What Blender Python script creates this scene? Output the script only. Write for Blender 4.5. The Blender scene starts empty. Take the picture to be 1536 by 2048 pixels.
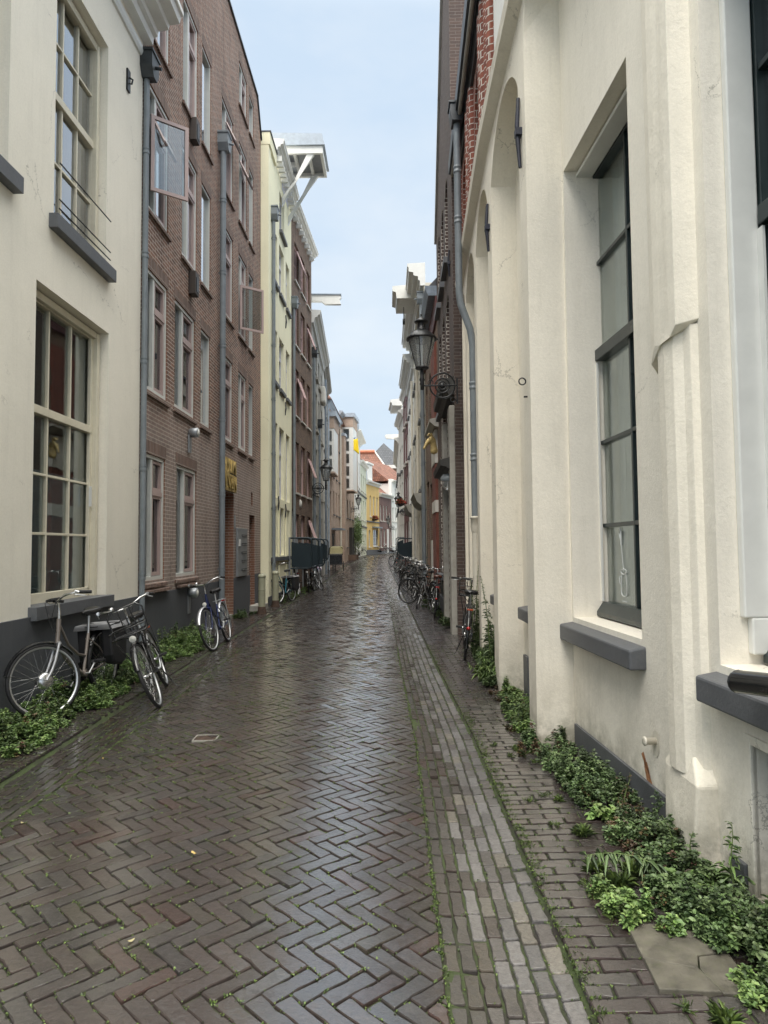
import bpy, math, random
import numpy as np
from mathutils import Vector, Matrix, Euler
random.seed(7); RNG = np.random.default_rng(11)
SC = bpy.context.scene; COL = SC.collection
PI = math.pi
def R(a): return math.radians(a)

# ---------------------------------------------------------------- camera model
CAM_H = 1.56; F_PX = 1365.0
CAM_ROT = (Matrix.Rotation(R(0.713), 3, 'Z') @ Matrix.Rotation(R(90 + 2.98), 3, 'X') @ Matrix.Rotation(R(-0.5), 3, 'Z'))
CAM_POS = Vector((0, 0, CAM_H))
def ray(px, py):
    return CAM_ROT @ Vector(((px - 768) / F_PX, -(py - 1024) / F_PX, -1.0))
def at(px, py, y):
    d = ray(px, py); return CAM_POS + d * (y / d.y)

# ---------------------------------------------------------------- street plan
def interp(tab, y):
    if y <= tab[0][0]: return tab[0][1]
    for (a, b), (c, d) in zip(tab, tab[1:]):
        if y <= c: return b + (d - b) * (y - a) / (c - a)
    return tab[-1][1]
def gz(y): return interp([(0, 0), (26, 0), (32, .06), (39, .19), (46, .36), (52, .5), (60, .66), (66, .74), (72, .79), (80, .86), (120, .95)], y)
def r_out(y): return interp([(-3, .66), (5.7, .645), (9, .564), (16, .44), (25, .275), (35, 0), (46, -.34), (60, -.45), (70, .2), (80, 2.5), (95, 8)], y)
def r_in(y): return r_out(y) - .47
def l_out(y): return interp([(-3, -2.6), (4.6, -2.66), (11, -2.84), (16, -2.93), (31, -3.1), (45, -3.2), (60, -2.6), (72, -1.9), (80, .0), (95, 6)], y)
def l_in(y): return l_out(y) + .42
def gh(x, y):
    """height of the paving at a point"""
    a, b = l_out(y), r_out(y); li, ri = l_in(y), r_in(y)
    if x < a: return gz(y) + .012
    if x > b: return gz(y) + .008 + .02 * min(1, max(0, x - b))
    if x < li: return gz(y) - .03 + .012 * abs(x - a) / .42
    if x > ri: return gz(y) - .03 + .016 * abs(b - x) / .47 * 0 - .012 * math.sin(PI * (x - ri) / .47)
    t = (x - li) / (ri - li); return gz(y) - .018 + .045 * math.sin(PI * t) + .003 * math.sin(x * 4.1 + y * 1.3) * math.sin(y * 2.3 - x * 1.7)

# ---------------------------------------------------------------- objects
def link(o, parent=None):
    COL.objects.link(o)
    if parent is not None: o.parent = parent
    return o
def tag(o, label=None, cat=None, group=None, kind=None):
    if label: o['label'] = label
    if cat: o['category'] = cat
    if group: o['group'] = group
    if kind: o['kind'] = kind
    return o
def thing(name, label, cat, loc=(0, 0, 0), rot=(0, 0, 0), group=None):
    o = bpy.data.objects.new(name, None); o.empty_display_size = .1
    o.location = loc; o.rotation_euler = rot; link(o); return tag(o, label, cat, group)
def copy_tree(o, parent=None):
    c = o.copy(); COL.objects.link(c); c.parent = parent
    for ch in o.children: copy_tree(ch, c)
    return c

class MB:
    def __init__(s): s.v = []; s.f = []; s.m = []; s.s = []; s.x = None
    def add(s, vs, fs, mat=0, smooth=False):
        b = len(s.v)
        if s.x is not None: vs = [tuple(s.x @ Vector(p)) for p in vs]
        s.v += [tuple(p) for p in vs]
        for f in fs: s.f.append(tuple(b + i for i in f)); s.m.append(mat); s.s.append(smooth)
        return s
    def box(s, x0, x1, y0, y1, z0, z1, mat=0):
        if x0 > x1: x0, x1 = x1, x0
        if y0 > y1: y0, y1 = y1, y0
        if z0 > z1: z0, z1 = z1, z0
        return s.add([(x0, y0, z0), (x1, y0, z0), (x1, y1, z0), (x0, y1, z0), (x0, y0, z1), (x1, y0, z1), (x1, y1, z1), (x0, y1, z1)],
                     [(0, 3, 2, 1), (4, 5, 6, 7), (0, 1, 5, 4), (1, 2, 6, 5), (2, 3, 7, 6), (3, 0, 4, 7)], mat)
    def quad(s, a, b, c, d, mat=0): return s.add([a, b, c, d], [(0, 1, 2, 3)], mat)
    def prism(s, poly, off, mat=0):
        """polygon (3d points) swept by the vector off"""
        n = len(poly); o = Vector(off)
        vs = [tuple(p) for p in poly] + [tuple(Vector(p) + o) for p in poly]
        return s.add(vs, [tuple(range(n))[::-1], tuple(range(n, 2 * n))] + [(i, (i + 1) % n, n + (i + 1) % n, n + i) for i in range(n)], mat)
    def tube(s, pts, r, n=8, closed=False, caps=True, mat=0, smooth=True, flat=1.0):
        pts = [Vector(p) for p in pts]; k = len(pts)
        rs = r if isinstance(r, (list, tuple)) else [r] * k
        vs = []; fs = []; up = None
        for i, p in enumerate(pts):
            a = pts[(i - 1) % k] if (closed or i > 0) else p
            b = pts[(i + 1) % k] if (closed or i < k - 1) else p
            t = (b - a)
            t = t.normalized() if t.length > 1e-9 else Vector((0, 0, 1))
            if up is None:
                up = Vector((0, 0, 1)) if abs(t.z) < .9 else Vector((1, 0, 0))
            u = t.cross(up)
            if u.length < 1e-6: u = t.cross(Vector((0, 1, 0)))
            u.normalize(); w = u.cross(t).normalized(); up = w
            for j in range(n):
                q = 2 * PI * j / n
                vs.append(p + (u * math.cos(q) + w * math.sin(q) * flat) * rs[i])
        for i in range(k if closed else k - 1):
            for j in range(n):
                a = i * n + j; b = i * n + (j + 1) % n; c = ((i + 1) % k) * n + (j + 1) % n; d = ((i + 1) % k) * n + j
                fs.append((a, b, c, d))
        s.add(vs, fs, mat, smooth)
        if caps and not closed:
            s.add(vs[:n], [tuple(range(n))[::-1]], mat); s.add(vs[-n:], [tuple(range(n))], mat)
        return s
    def ring(s, c, rad, r, axis='y', n=32, m=6, mat=0, a0=0, a1=2 * PI, sx=1.0):
        full = abs(a1 - a0 - 2 * PI) < 1e-6; pts = []
        N = n if full else n + 1
        for i in range(N):
            q = a0 + (a1 - a0) * i / n; x, z = rad * math.cos(q) * sx, rad * math.sin(q)
            d = {'y': (x, 0, z), 'z': (x, z, 0), 'x': (0, x, z)}[axis]
            pts.append(Vector(c) + Vector(d))
        return s.tube(pts, r, m, closed=full, mat=mat)
    def lathe(s, prof, c=(0, 0, 0), n=16, mat=0, smooth=True, axis='z'):
        vs = []; fs = []; k = len(prof)
        for r, z in prof:
            for j in range(n):
                q = 2 * PI * j / n; p = (r * math.cos(q), r * math.sin(q), z)
                if axis == 'y': p = (p[0], p[2], p[1])
                if axis == 'x': p = (p[2], p[0], p[1])
                vs.append(Vector(c) + Vector(p))
        for i in range(k - 1):
            for j in range(n): fs.append((i * n + j, i * n + (j + 1) % n, (i + 1) * n + (j + 1) % n, (i + 1) * n + j))
        s.add(vs, fs, mat, smooth)
        if prof[0][0] > 1e-4: s.add(vs[:n], [tuple(range(n))[::-1]], mat)
        if prof[-1][0] > 1e-4: s.add(vs[-n:], [tuple(range(n))], mat)
        return s
    def build(s, name, mats, parent=None, loc=None, rot=None, bevel=0, sub=0, uv=True):
        me = bpy.data.meshes.new(name); me.from_pydata(s.v, [], s.f)
        if not isinstance(mats, (list, tuple)): mats = [mats]
        for m in mats: me.materials.append(m)
        me.polygons.foreach_set('material_index', s.m); me.polygons.foreach_set('use_smooth', s.s)
        if uv: box_uv(me)
        me.update(); o = bpy.data.objects.new(name, me); link(o, parent)
        if loc is not None: o.location = loc
        if rot is not None: o.rotation_euler = rot
        if bevel:
            b = o.modifiers.new('bevel', 'BEVEL'); b.width = bevel; b.segments = 2; b.limit_method = 'ANGLE'; b.angle_limit = R(40)
        if sub:
            b = o.modifiers.new('sub', 'SUBSURF'); b.levels = b.render_levels = sub
        return o

def box_uv(me):
    nl = len(me.loops)
    if nl == 0: return
    co = np.empty(len(me.vertices) * 3); me.vertices.foreach_get('co', co); co = co.reshape(-1, 3)
    li = np.empty(nl, dtype=np.int32); me.loops.foreach_get('vertex_index', li)
    npoly = len(me.polygons); no = np.empty(npoly * 3); me.polygons.foreach_get('normal', no); no = np.abs(no.reshape(-1, 3))
    tot = np.empty(npoly, dtype=np.int32); me.polygons.foreach_get('loop_total', tot)
    dom = np.argmax(no * np.array([1, 1, .9]), axis=1); dl = np.repeat(dom, tot); p = co[li]
    u = np.where(dl == 0, p[:, 1], p[:, 0]); v = np.where(dl == 2, p[:, 1], p[:, 2])
    uvl = me.uv_layers.new(name='UVMap'); uvl.data.foreach_set('uv', np.column_stack([u, v]).ravel())

# ---------------------------------------------------------------- materials
class NT:
    def __init__(s, name):
        s.mat = bpy.data.materials.new(name); s.mat.use_nodes = True; s.t = s.mat.node_tree
        s.b = s.t.nodes['Principled BSDF']; s.out = s.t.nodes['Material Output']; s._p = None
    def n(s, typ, **kw):
        nd = s.t.nodes.new(typ)
        for k, v in kw.items(): setattr(nd, k, v)
        return nd
    def l(s, a, b): s.t.links.new(a, b)
    def pos(s):
        if s._p is None: s._p = s.n('ShaderNodeNewGeometry').outputs['Position']
        return s._p
    def noise(s, scale, detail=4, rough=.6, vec=None, out=0, dist=0):
        nd = s.n('ShaderNodeTexNoise'); nd.inputs['Scale'].default_value = scale; nd.inputs['Detail'].default_value = detail
        nd.inputs['Roughness'].default_value = rough; nd.inputs['Distortion'].default_value = dist
        s.l(vec if vec is not None else s.pos(), nd.inputs['Vector']); return nd.outputs[out]
    def ramp(s, fac, stops):
        nd = s.n('ShaderNodeValToRGB'); cr = nd.color_ramp
        while len(cr.elements) < len(stops): cr.elements.new(.5)
        for e, (p, c) in zip(cr.elements, stops):
            e.position = p; e.color = (c, c, c, 1) if isinstance(c, (int, float)) else (*c, 1)
        s.l(fac, nd.inputs[0]); return nd.outputs[0]
    def mix(s, fac, a, b, blend='MIX'):
        nd = s.n('ShaderNodeMix', data_type='RGBA', blend_type=blend)
        for k, v in ((0, fac), (6, a), (7, b)):
            if isinstance(v, (int, float)): nd.inputs[k].default_value = v if k == 0 else (v, v, v, 1)
            elif isinstance(v, tuple): nd.inputs[k].default_value = (*v, 1)
            else: s.l(v, nd.inputs[k])
        return nd.outputs[2]
    def math(s, op, a, b=0.0, clamp=False):
        nd = s.n('ShaderNodeMath', operation=op); nd.use_clamp = clamp
        for k, v in ((0, a), (1, b)):
            if isinstance(v, (int, float)): nd.inputs[k].default_value = v
            else: s.l(v, nd.inputs[k])
        return nd.outputs[0]
    def bump(s, h, strength=.3, dist=.01, prev=None):
        nd = s.n('ShaderNodeBump'); nd.inputs['Strength'].default_value = strength; nd.inputs['Distance'].default_value = dist
        s.l(h, nd.inputs['Height'])
        if prev is not None: s.l(prev, nd.inputs['Normal'])
        return nd.outputs[0]
    def set(s, **kw):
        for k, v in kw.items():
            k = {'color': 'Base Color', 'rough': 'Roughness', 'metal': 'Metallic', 'normal': 'Normal', 'spec': 'Specular IOR Level', 'coat': 'Coat Weight'}.get(k, k)
            i = s.b.inputs[k]
            if isinstance(v, (int, float)): i.default_value = v
            elif isinstance(v, tuple): i.default_value = (*v, 1)
            else: s.l(v, i)
        return s.mat
def vz(t, z0, z1):
    """0..1 by world height (a change of finish at a height, not of light)"""
    sp = t.n('ShaderNodeSeparateXYZ'); t.l(t.pos(), sp.inputs[0])
    nd = t.n('ShaderNodeMapRange'); nd.inputs[1].default_value = z0; nd.inputs[2].default_value = z1; t.l(sp.outputs[2], nd.inputs[0])
    return nd.outputs[0]
_mc = {}
def simple(name, color, rough=.5, metal=0, var=.12, nscale=6, bump=0, bscale=60, grime=None, coat=0):
    if name in _mc: return _mc[name]
    t = NT(name); n1 = t.noise(nscale, 5)
    c = tuple(color); lo = tuple(max(0, x * (1 - var)) for x in c); hi = tuple(min(1, x * (1 + var)) for x in c)
    col = t.ramp(n1, [(.3, lo), (.7, hi)])
    if grime:
        g = t.ramp(t.noise(nscale * 2.3, 8, .75), [(.5, 0.0), (.75, 1.0)]); col = t.mix(t.math('MULTIPLY', g, grime[0]), col, grime[1])
    r = t.math('ADD', t.math('MULTIPLY', t.math('SUBTRACT', n1, .5), .25), rough, True)
    kw = dict(color=col, rough=r, metal=metal)
    if coat: kw['coat'] = coat
    if bump: kw['normal'] = t.bump(t.noise(bscale, 6, .7), bump, .01)
    _mc[name] = t.set(**kw); return _mc[name]

def plaster(name, color, stain=(.30, .27, .22), amt=.35, bump=.5, low=None, coarse=1.0):
    t = NT(name); c = tuple(color)
    big = t.noise(.7, 5, .6); med = t.noise(5, 6, .65)
    col = t.ramp(big, [(.3, tuple(x * .93 for x in c)), (.7, tuple(min(1, x * 1.05) for x in c))])
    # streaks of weather that run down
    mp = t.n('ShaderNodeMapping'); mp.inputs['Scale'].default_value = (9, 9, .7); t.l(t.pos(), mp.inputs[0])
    st = t.ramp(t.noise(1, 6, .7, vec=mp.outputs[0]), [(.52, 0.0), (.8, 1.0)])
    col = t.mix(t.math('MULTIPLY', st, amt), col, stain)
    sp = t.ramp(t.noise(22, 4, .8), [(.66, 0.0), (.74, 1.0)]); col = t.mix(t.math('MULTIPLY', sp, amt * .5), col, stain)
    if low:
        f = t.math('MULTIPLY', t.math('SUBTRACT', 1.0, vz(t, 0, low)), t.ramp(t.noise(3.5, 6, .7), [(.4, 0.0), (.65, 1.0)]))
        col = t.mix(t.math('MULTIPLY', f, .7), col, tuple(x * .95 for x in stain))
        f2 = t.math('MULTIPLY', t.math('SUBTRACT', 1.0, vz(t, 0, low * .4)), t.ramp(t.noise(7, 5, .7), [(.35, 0.0), (.6, 1.0)])); col = t.mix(t.math('MULTIPLY', f2, .65), col, (.16, .16, .10))
    vo = t.n('ShaderNodeTexVoronoi', feature='DISTANCE_TO_EDGE'); vo.inputs['Scale'].default_value = .85
    wv = t.n('ShaderNodeVectorMath', operation='ADD'); sv = t.n('ShaderNodeVectorMath', operation='SCALE'); sv.inputs['Scale'].default_value = .35
    t.l(t.noise(3.5, 6, .7, out=1), sv.inputs[0]); t.l(t.pos(), wv.inputs[0]); t.l(sv.outputs[0], wv.inputs[1]); t.l(wv.outputs[0], vo.inputs['Vector'])
    ck = t.math('MULTIPLY', t.ramp(vo.outputs['Distance'], [(.0, 1.0), (.0035, 0.0)]), t.ramp(t.noise(1.1, 3, .6), [(.52, 0.0), (.60, .75)]))
    col = t.mix(ck, col, tuple(x * .55 for x in stain))
    col = t.mix(.22, col, t.ramp(t.noise(45, 5, .75), [(.3, .72), (.7, 1.2)]), 'MULTIPLY')
    b1 = t.bump(t.noise(9 * coarse, 3, .5), bump * .8, .006)
    b2 = t.bump(t.noise(60 * coarse, 6, .72), bump * 1.0, .0034, b1)
    b3 = t.bump(t.noise(2.2, 2, .5), bump * .8, .010, b2)
    return t.set(color=col, rough=.82, normal=b3)

def brick(name, c1, c2, mortar, w=.22, h=.0625, ms=.010, alt=None, var=.5, rough=.82, bump=.7):
    t = NT(name); uv = t.n('ShaderNodeUVMap').outputs[0]
    wob = t.n('ShaderNodeVectorMath', operation='SCALE'); wob.inputs['Scale'].default_value = .008
    t.l(t.noise(9, 2, .5, vec=uv, out=1), wob.inputs[0]); ad = t.n('ShaderNodeVectorMath', operation='ADD'); t.l(uv, ad.inputs[0]); t.l(wob.outputs[0], ad.inputs[1])
    b = t.n('ShaderNodeTexBrick', offset=.5, offset_frequency=2)
    b.inputs['Scale'].default_value = 1; b.inputs['Brick Width'].default_value = w; b.inputs['Row Height'].default_value = h
    b.inputs['Mortar Size'].default_value = ms / 2; b.inputs['Mortar Smooth'].default_value = .25; b.inputs['Bias'].default_value = -.1
    t.l(ad.outputs[0], b.inputs['Vector'])
    b.inputs['Color1'].default_value = (*c1, 1); b.inputs['Color2'].default_value = (*c2, 1); b.inputs['Mortar'].default_value = (*mortar, 1)
    big = t.noise(.9, 5, .65); col = b.outputs['Color']
    if alt:  # a second finish below a height: (z0, z1, colour, amount)
        f = t.math('SUBTRACT', 1.0, vz(t, alt[0], alt[1])); f = t.math('MULTIPLY', t.math('ADD', f, t.math('MULTIPLY', t.math('SUBTRACT', big, .5), .8)), alt[3], True)
        inv = t.math('SUBTRACT', 1.0, b.outputs['Fac'])
        col = t.mix(t.math('MULTIPLY', f, inv), col, alt[2])
    col = t.mix(var, col, t.ramp(big, [(.25, .55), (.5, 1.0), (.75, 1.25)]), 'MULTIPLY')
    mp = t.n('ShaderNodeMapping'); mp.inputs['Scale'].default_value = (5, 5, .45); t.l(t.pos(), mp.inputs[0])
    st = t.ramp(t.noise(1, 6, .7, vec=mp.outputs[0]), [(.50, 0.0), (.78, .55)]); col = t.mix(st, col, tuple(x * .45 for x in c2))
    ef = t.ramp(t.noise(1.7, 5, .7), [(.60, 0.0), (.8, .30)]); col = t.mix(ef, col, mortar)
    col = t.mix(.35, col, t.ramp(t.noise(40, 4, .7), [(.3, .7), (.7, 1.2)]), 'MULTIPLY')
    hgt = t.math('ADD', t.math('SUBTRACT', 1.0, b.outputs['Fac']), t.math('MULTIPLY', t.noise(70, 4, .7), .35))
    return t.set(color=col, rough=rough, normal=t.bump(hgt, bump, .008))

def glass_mat(name, tint=(.82, .86, .86), boost=1.0):
    t = NT(name); t.t.nodes.remove(t.b)
    tr = t.n('ShaderNodeBsdfTransparent'); tr.inputs[0].default_value = (*tint, 1)
    gl = t.n('ShaderNodeBsdfGlossy'); gl.inputs['Roughness'].default_value = .015; gl.inputs[0].default_value = (.95, .97, 1, 1)
    fr = t.n('ShaderNodeFresnel'); fr.inputs[0].default_value = 1.55
    nb = t.bump(t.noise(2.3, 2, .5), .12, .01); t.l(nb, gl.inputs['Normal']); 
    m = t.n('ShaderNodeMixShader'); t.l(t.math('MULTIPLY', t.math('ADD', fr.outputs[0], .03), 1.5 * boost, True), m.inputs[0]); t.l(tr.outputs[0], m.inputs[1]); t.l(gl.outputs[0], m.inputs[2])
    t.l(m.outputs[0], t.out.inputs[0]); return t.mat

def tint_mat(name, base, rough, attr='tint', spec=.5, extra=None):
    t = NT(name); a = t.n('ShaderNodeAttribute', attribute_name=attr); t.alpha = a.outputs['Alpha']
    col = a.outputs['Color'] if base is None else t.mix(1.0, a.outputs['Color'], tuple(base), 'MULTIPLY')
    if extra: col, kw = extra(t, col)
    else: kw = {}
    return t.set(color=col, rough=kw.pop('rough', rough), spec=spec, **kw)
# ================================================================= palette
M = {}
M['cream_left'] = plaster('cream_plaster', (.85, .805, .70), amt=.12, bump=.55)
M['cream_right'] = plaster('rough_cream_plaster', (.86, .81, .71), stain=(.46, .42, .34), amt=.22, bump=.8, low=.9)
M['cream_pier'] = plaster('thick_cream_paint', (.835, .78, .67), stain=(.40, .36, .28), amt=.25, bump=1.0, low=.7, coarse=.8)
M['yellow'] = plaster('pale_yellow_plaster', (.93, .89, .65), stain=(.55, .5, .3), amt=.2, bump=.3)
M['plinth'] = plaster('dark_grey_plinth_paint', (.075, .079, .088), stain=(.12, .12, .12), amt=.35, bump=.5)
M['white'] = simple('white_paint', (.74, .74, .71), .45, var=.05)
M['cream_wood'] = simple('cream_painted_wood', (.70, .65, .52), .4, var=.05, grime=(.25, (.35, .3, .2)))
M['grey_green'] = simple('grey_green_frame_paint', (.62, .63, .60), .45, var=.06)
M['pinkish'] = simple('dusty_pink_frame_paint', (.44, .335, .315), .45, var=.06)
M['pink_light'] = simple('light_pink_frame_paint', (.60, .42, .41), .45, var=.06)
M['lilac'] = simple('lilac_white_frame_paint', (.66, .66, .74), .45, var=.05)
M['black_green'] = simple('black_green_frame_paint', (.018, .028, .029), .32, var=.1)
M['sill_grey'] = simple('dark_grey_sill_paint', (.10, .105, .115), .5, var=.12, bump=.25, grime=(.3, (.2, .2, .2)))
M['slate_strip'] = simple('grey_slate_plinth', (.105, .11, .118), .55, var=.25, nscale=3, bump=.3)
M['zinc'] = simple('weathered_zinc', (.22, .26, .31), .45, .35, var=.25, nscale=8, grime=(.35, (.35, .38, .4)))
M['zinc_light'] = simple('light_zinc_sheet', (.36, .41, .47), .5, .1, var=.15)
M['dark_zinc'] = simple('dark_hopper_metal', (.05, .055, .06), .45, .3, var=.3)
M['grey_pipe'] = simple('blue_grey_pipe_paint', (.19, .215, .235), .4, var=.12, nscale=5, grime=(.35, (.28, .3, .3)))
M['cream_pipe'] = simple('cream_pipe_paint', (.66, .62, .53), .4, var=.06, grime=(.35, (.4, .33, .22)))
M['black_iron'] = simple('black_iron', (.012, .013, .015), .38, .2, var=.3)
M['blue_iron'] = simple('blue_black_anchor_iron', (.02, .022, .036), .5, .2, var=.3, bump=.3)
M['stone'] = simple('grey_sandstone', (.36, .345, .31), .75, var=.18, nscale=3, bump=.35, grime=(.5, (.17, .15, .12)))
M['stone_dark'] = simple('soot_dark_stone', (.045, .043, .04), .7, var=.3, bump=.4)
M['white_stone'] = simple('white_painted_stone', (.62, .60, .55), .6, var=.1, bump=.2)
M['vent_brown'] = simple('dark_brown_vent_box', (.05, .038, .032), .5, var=.2)
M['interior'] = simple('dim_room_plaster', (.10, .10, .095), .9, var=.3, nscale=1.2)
M['curtain'] = simple('grey_curtain_cloth', (.33, .33, .31), .9, var=.12, nscale=3)
M['net'] = simple('white_curtain_cloth', (.75, .77, .76), .9, var=.1, nscale=3)
M['glass'] = glass_mat('window_glass')
M['glass_bright'] = glass_mat('sky_lit_window_glass', (.82, .86, .86), 1.7)
M['blue_cloth'] = simple('blue_grey_blind', (.20, .25, .29), .8, var=.1)
M['glass_soft'] = glass_mat('old_window_glass', (.90, .93, .91), .40)
M['glass_clear'] = glass_mat('lamp_glass', (.93, .95, .95), .8)
t = M['glass_clear'].node_tree; _o = t.nodes['Material Output']; _s = _o.inputs[0].links[0].from_socket; _m = t.nodes.new('ShaderNodeMixShader'); _d = t.nodes.new('ShaderNodeBsdfDiffuse'); _tl = t.nodes.new('ShaderNodeBsdfTranslucent'); _a = t.nodes.new('ShaderNodeAddShader')
_d.inputs[0].default_value = (.55, .57, .57, 1); _tl.inputs[0].default_value = (.4, .42, .42, 1); t.links.new(_d.outputs[0], _a.inputs[0]); t.links.new(_tl.outputs[0], _a.inputs[1]); _m.inputs[0].default_value = .22; t.links.new(_s, _m.inputs[1]); t.links.new(_a.outputs[0], _m.inputs[2]); t.links.new(_m.outputs[0], _o.inputs[0])  # diffuse white mixed in to imitate sky reflected by the lamp glass
M['brick_brown'] = brick('brown_red_brick', (.26, .132, .088), (.12, .068, .050), (.50, .43, .37), ms=.0155, alt=(3.3, 4.3, (.30, .245, .22), .75), var=.45)
M['brick_soldier'] = brick('brown_lintel_brick', (.20, .12, .092), (.12, .075, .06), (.40, .35, .31), w=.0625, h=.215, ms=.010, var=.4)
M['brick_reveal'] = brick('orange_red_brick', (.26, .125, .08), (.19, .095, .065), (.42, .36, .30), var=.3)
M['brick_dark'] = brick('dark_brown_brick', (.085, .055, .045), (.055, .038, .034), (.17, .15, .135), var=.5)
M['brick_darkedge'] = brick('dark_brick_with_white_joints', (.075, .045, .038), (.05, .032, .028), (.62, .58, .52), w=.22, h=.075, ms=.014, var=.3)
M['brick_oldbrown'] = brick('old_brown_brick', (.19, .120, .085), (.12, .078, .058), (.24, .20, .16), var=.5)
M['brick_red'] = brick('red_moulded_brick', (.26, .075, .045), (.16, .05, .035), (.60, .56, .50), w=.22, h=.085, ms=.013, var=.5)
M['brick_redsmooth'] = brick('bright_red_brick', (.20, .065, .045), (.16, .055, .04), (.16, .05, .035), ms=.006, var=.3)
M['brick_beige'] = brick('beige_brick', (.52, .39, .31), (.42, .31, .25), (.40, .34, .28), var=.35)
M['brick_purple'] = brick('purple_brown_brick', (.20, .11, .10), (.15, .085, .08), (.28, .22, .2), var=.3)
M['maroon'] = simple('maroon_painted_wall', (.10, .03, .032), .6, var=.15)
M['pale_wall'] = plaster('pale_warm_plaster', (.66, .62, .53), amt=.3, bump=.3)
M['grey_wall'] = plaster('pale_grey_plaster', (.62, .61, .57), amt=.4, bump=.3)
M['white_wall'] = plaster('white_plaster', (.80, .80, .77), amt=.15, bump=.2)
M['mint_wall'] = plaster('pale_green_plaster', (.66, .69, .56), amt=.15, bump=.2)
M['ochre_wall'] = plaster('ochre_yellow_plaster', (.70, .50, .20), amt=.15, bump=.2)
M['tile_ridge'] = simple('orange_ridge_tile', (.50, .17, .09), .7, var=.25)
M['tile_orange'] = brick('orange_roof_tile', (.29, .135, .09), (.16, .08, .06), (.13, .05, .03), w=.26, h=.34, ms=.05, var=.6, bump=1)
M['tile_grey'] = brick('grey_slate_tile', (.12, .125, .135), (.085, .09, .10), (.04, .04, .045), w=.26, h=.30, ms=.04, var=.4, bump=1)
M['roof_flat'] = simple('dark_roof_felt', (.06, .06, .065), .8, var=.2)
M['panel_blue'] = simple('blue_black_steel_panel', (.014, .026, .034), .5, .2, var=.15, nscale=3)
M['olive_post'] = simple('khaki_bollard_paint', (.33, .33, .235), .5, var=.12, bump=.15, grime=(.3, (.2, .18, .12)))
M['rust'] = simple('dark_rust', (.05, .028, .018), .8, var=.5, nscale=20, bump=.4)
M['gold'] = simple('worn_gold_paint', (.46, .35, .15), .5, .3, var=.3, nscale=20)
M['sign_yellow'] = simple('ochre_sign_wood', (.46, .33, .11), .6, var=.25, nscale=12, bump=.3)
M['rubber'] = simple('black_rubber', (.012, .012, .013), .65, var=.2)
M['bike_black'] = simple('black_bicycle_enamel', (.012, .012, .013), .25, var=.2, coat=.4)
M['bike_silver'] = simple('silver_bicycle_paint', (.50, .51, .53), .3, .6, var=.08)
M['bike_taupe'] = simple('taupe_bicycle_paint', (.22, .19, .17), .35, .3, var=.1)
M['bike_blue'] = simple('turquoise_bicycle_paint', (.02, .16, .22), .3, .2, var=.1)
M['bike_navy'] = simple('navy_bicycle_paint', (.015, .025, .09), .3, .2, var=.1)
M['bike_maroon'] = simple('maroon_bicycle_paint', (.05, .012, .012), .3, .2, var=.1)
M['chrome'] = simple('scuffed_chrome', (.62, .62, .62), .22, .95, var=.1, nscale=30)
M['alu'] = simple('brushed_aluminium', (.55, .56, .57), .35, .85, var=.1)
M['leather'] = simple('black_vinyl_saddle', (.014, .014, .015), .35, var=.2)
M['brown_leather'] = simple('brown_saddle_leather', (.10, .035, .022), .4, var=.25)
M['bag'] = simple('black_bag_cloth', (.010, .010, .012), .6, var=.25, bump=.2, bscale=200)
M['bag_grey'] = simple('light_grey_bag_cloth', (.26, .26, .27), .7, var=.1, bump=.2)
M['red_lens'] = simple('red_reflector', (.42, .01, .01), .2, var=.1)
M['orange_lens'] = simple('orange_reflector', (.40, .06, .015), .35, var=.15)
M['lens'] = simple('white_lamp_lens', (.75, .75, .70), .15, var=.05)
M['canvas'] = simple('olive_tent_cloth', (.34, .30, .16), .8, var=.15)
M['flag_yellow'] = simple('yellow_flag_cloth', (.85, .62, .02), .7, var=.08)
M['flag_blue'] = simple('blue_flag_cloth', (.03, .14, .45), .7, var=.08)
M['flower_red'] = simple('red_flower_petals', (.30, .04, .03), .7, var=.5, nscale=30)
M['chalk'] = simple('white_chalk_line', (.75, .77, .76), .9, var=.1)
M['steel_plate'] = simple('grey_steel_plate', (.30, .315, .33), .4, .5, var=.1)
M['concrete'] = simple('mossy_concrete', (.115, .105, .082), .6, var=.4, nscale=11, bump=.4, grime=(.5, (.10, .11, .05)))
M['rust_stain'] = simple('bare_orange_brick', (.36, .17, .08), .85, var=.5, nscale=25, bump=.5)

def wet(t, col):
    v = t.noise(55, 6, .75); w = t.noise(1.3, 4, .6)
    col = t.mix(.7, col, t.ramp(v, [(.32, .35), (.5, 1.0), (.7, 1.5)]), 'MULTIPLY')
    col = t.mix(t.ramp(t.noise(2.4, 6, .7), [(.56, 0.0), (.72, .35)]), col, (.055, .052, .03))
    r = t.math('ADD', t.math('MULTIPLY', t.noise(14, 5, .7), .5), .12, True)
    h = t.ramp(t.noise(48, 6, .75), [(.25, 0.0), (.45, .75), (.62, 1.0)])
    b = t.bump(h, .8, .0035); b = t.bump(t.noise(17, 3, .6), .6, .006, b); b = t.bump(t.noise(160, 3, .7), .4, .001, b)
    wet_ = t.ramp(t.noise(2.6, 6, .7), [(.30, .45), (.48, 1.0)])
    cb = t.bump(t.noise(11, 3, .55), .4, .0011); cb = t.bump(h, .35, .0010, cb)
    t.l(cb, t.b.inputs['Coat Normal']); t.b.inputs['Coat IOR'].default_value = 2.5
    r = t.math('ADD', r, t.math('MULTIPLY', t.math('LESS_THAN', t.alpha, .96), .55), True)
    return col, dict(rough=r, normal=b, coat=t.math('MULTIPLY', wet_, t.math('GREATER_THAN', t.alpha, .96)), **{'Coat Roughness': t.math('ADD', t.math('MULTIPLY', t.noise(9, 4, .7), .24), .03, True)})
M['paver'] = tint_mat('wet_paving_brick', (.50, .465, .44), .35, spec=.5, extra=wet)
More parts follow.
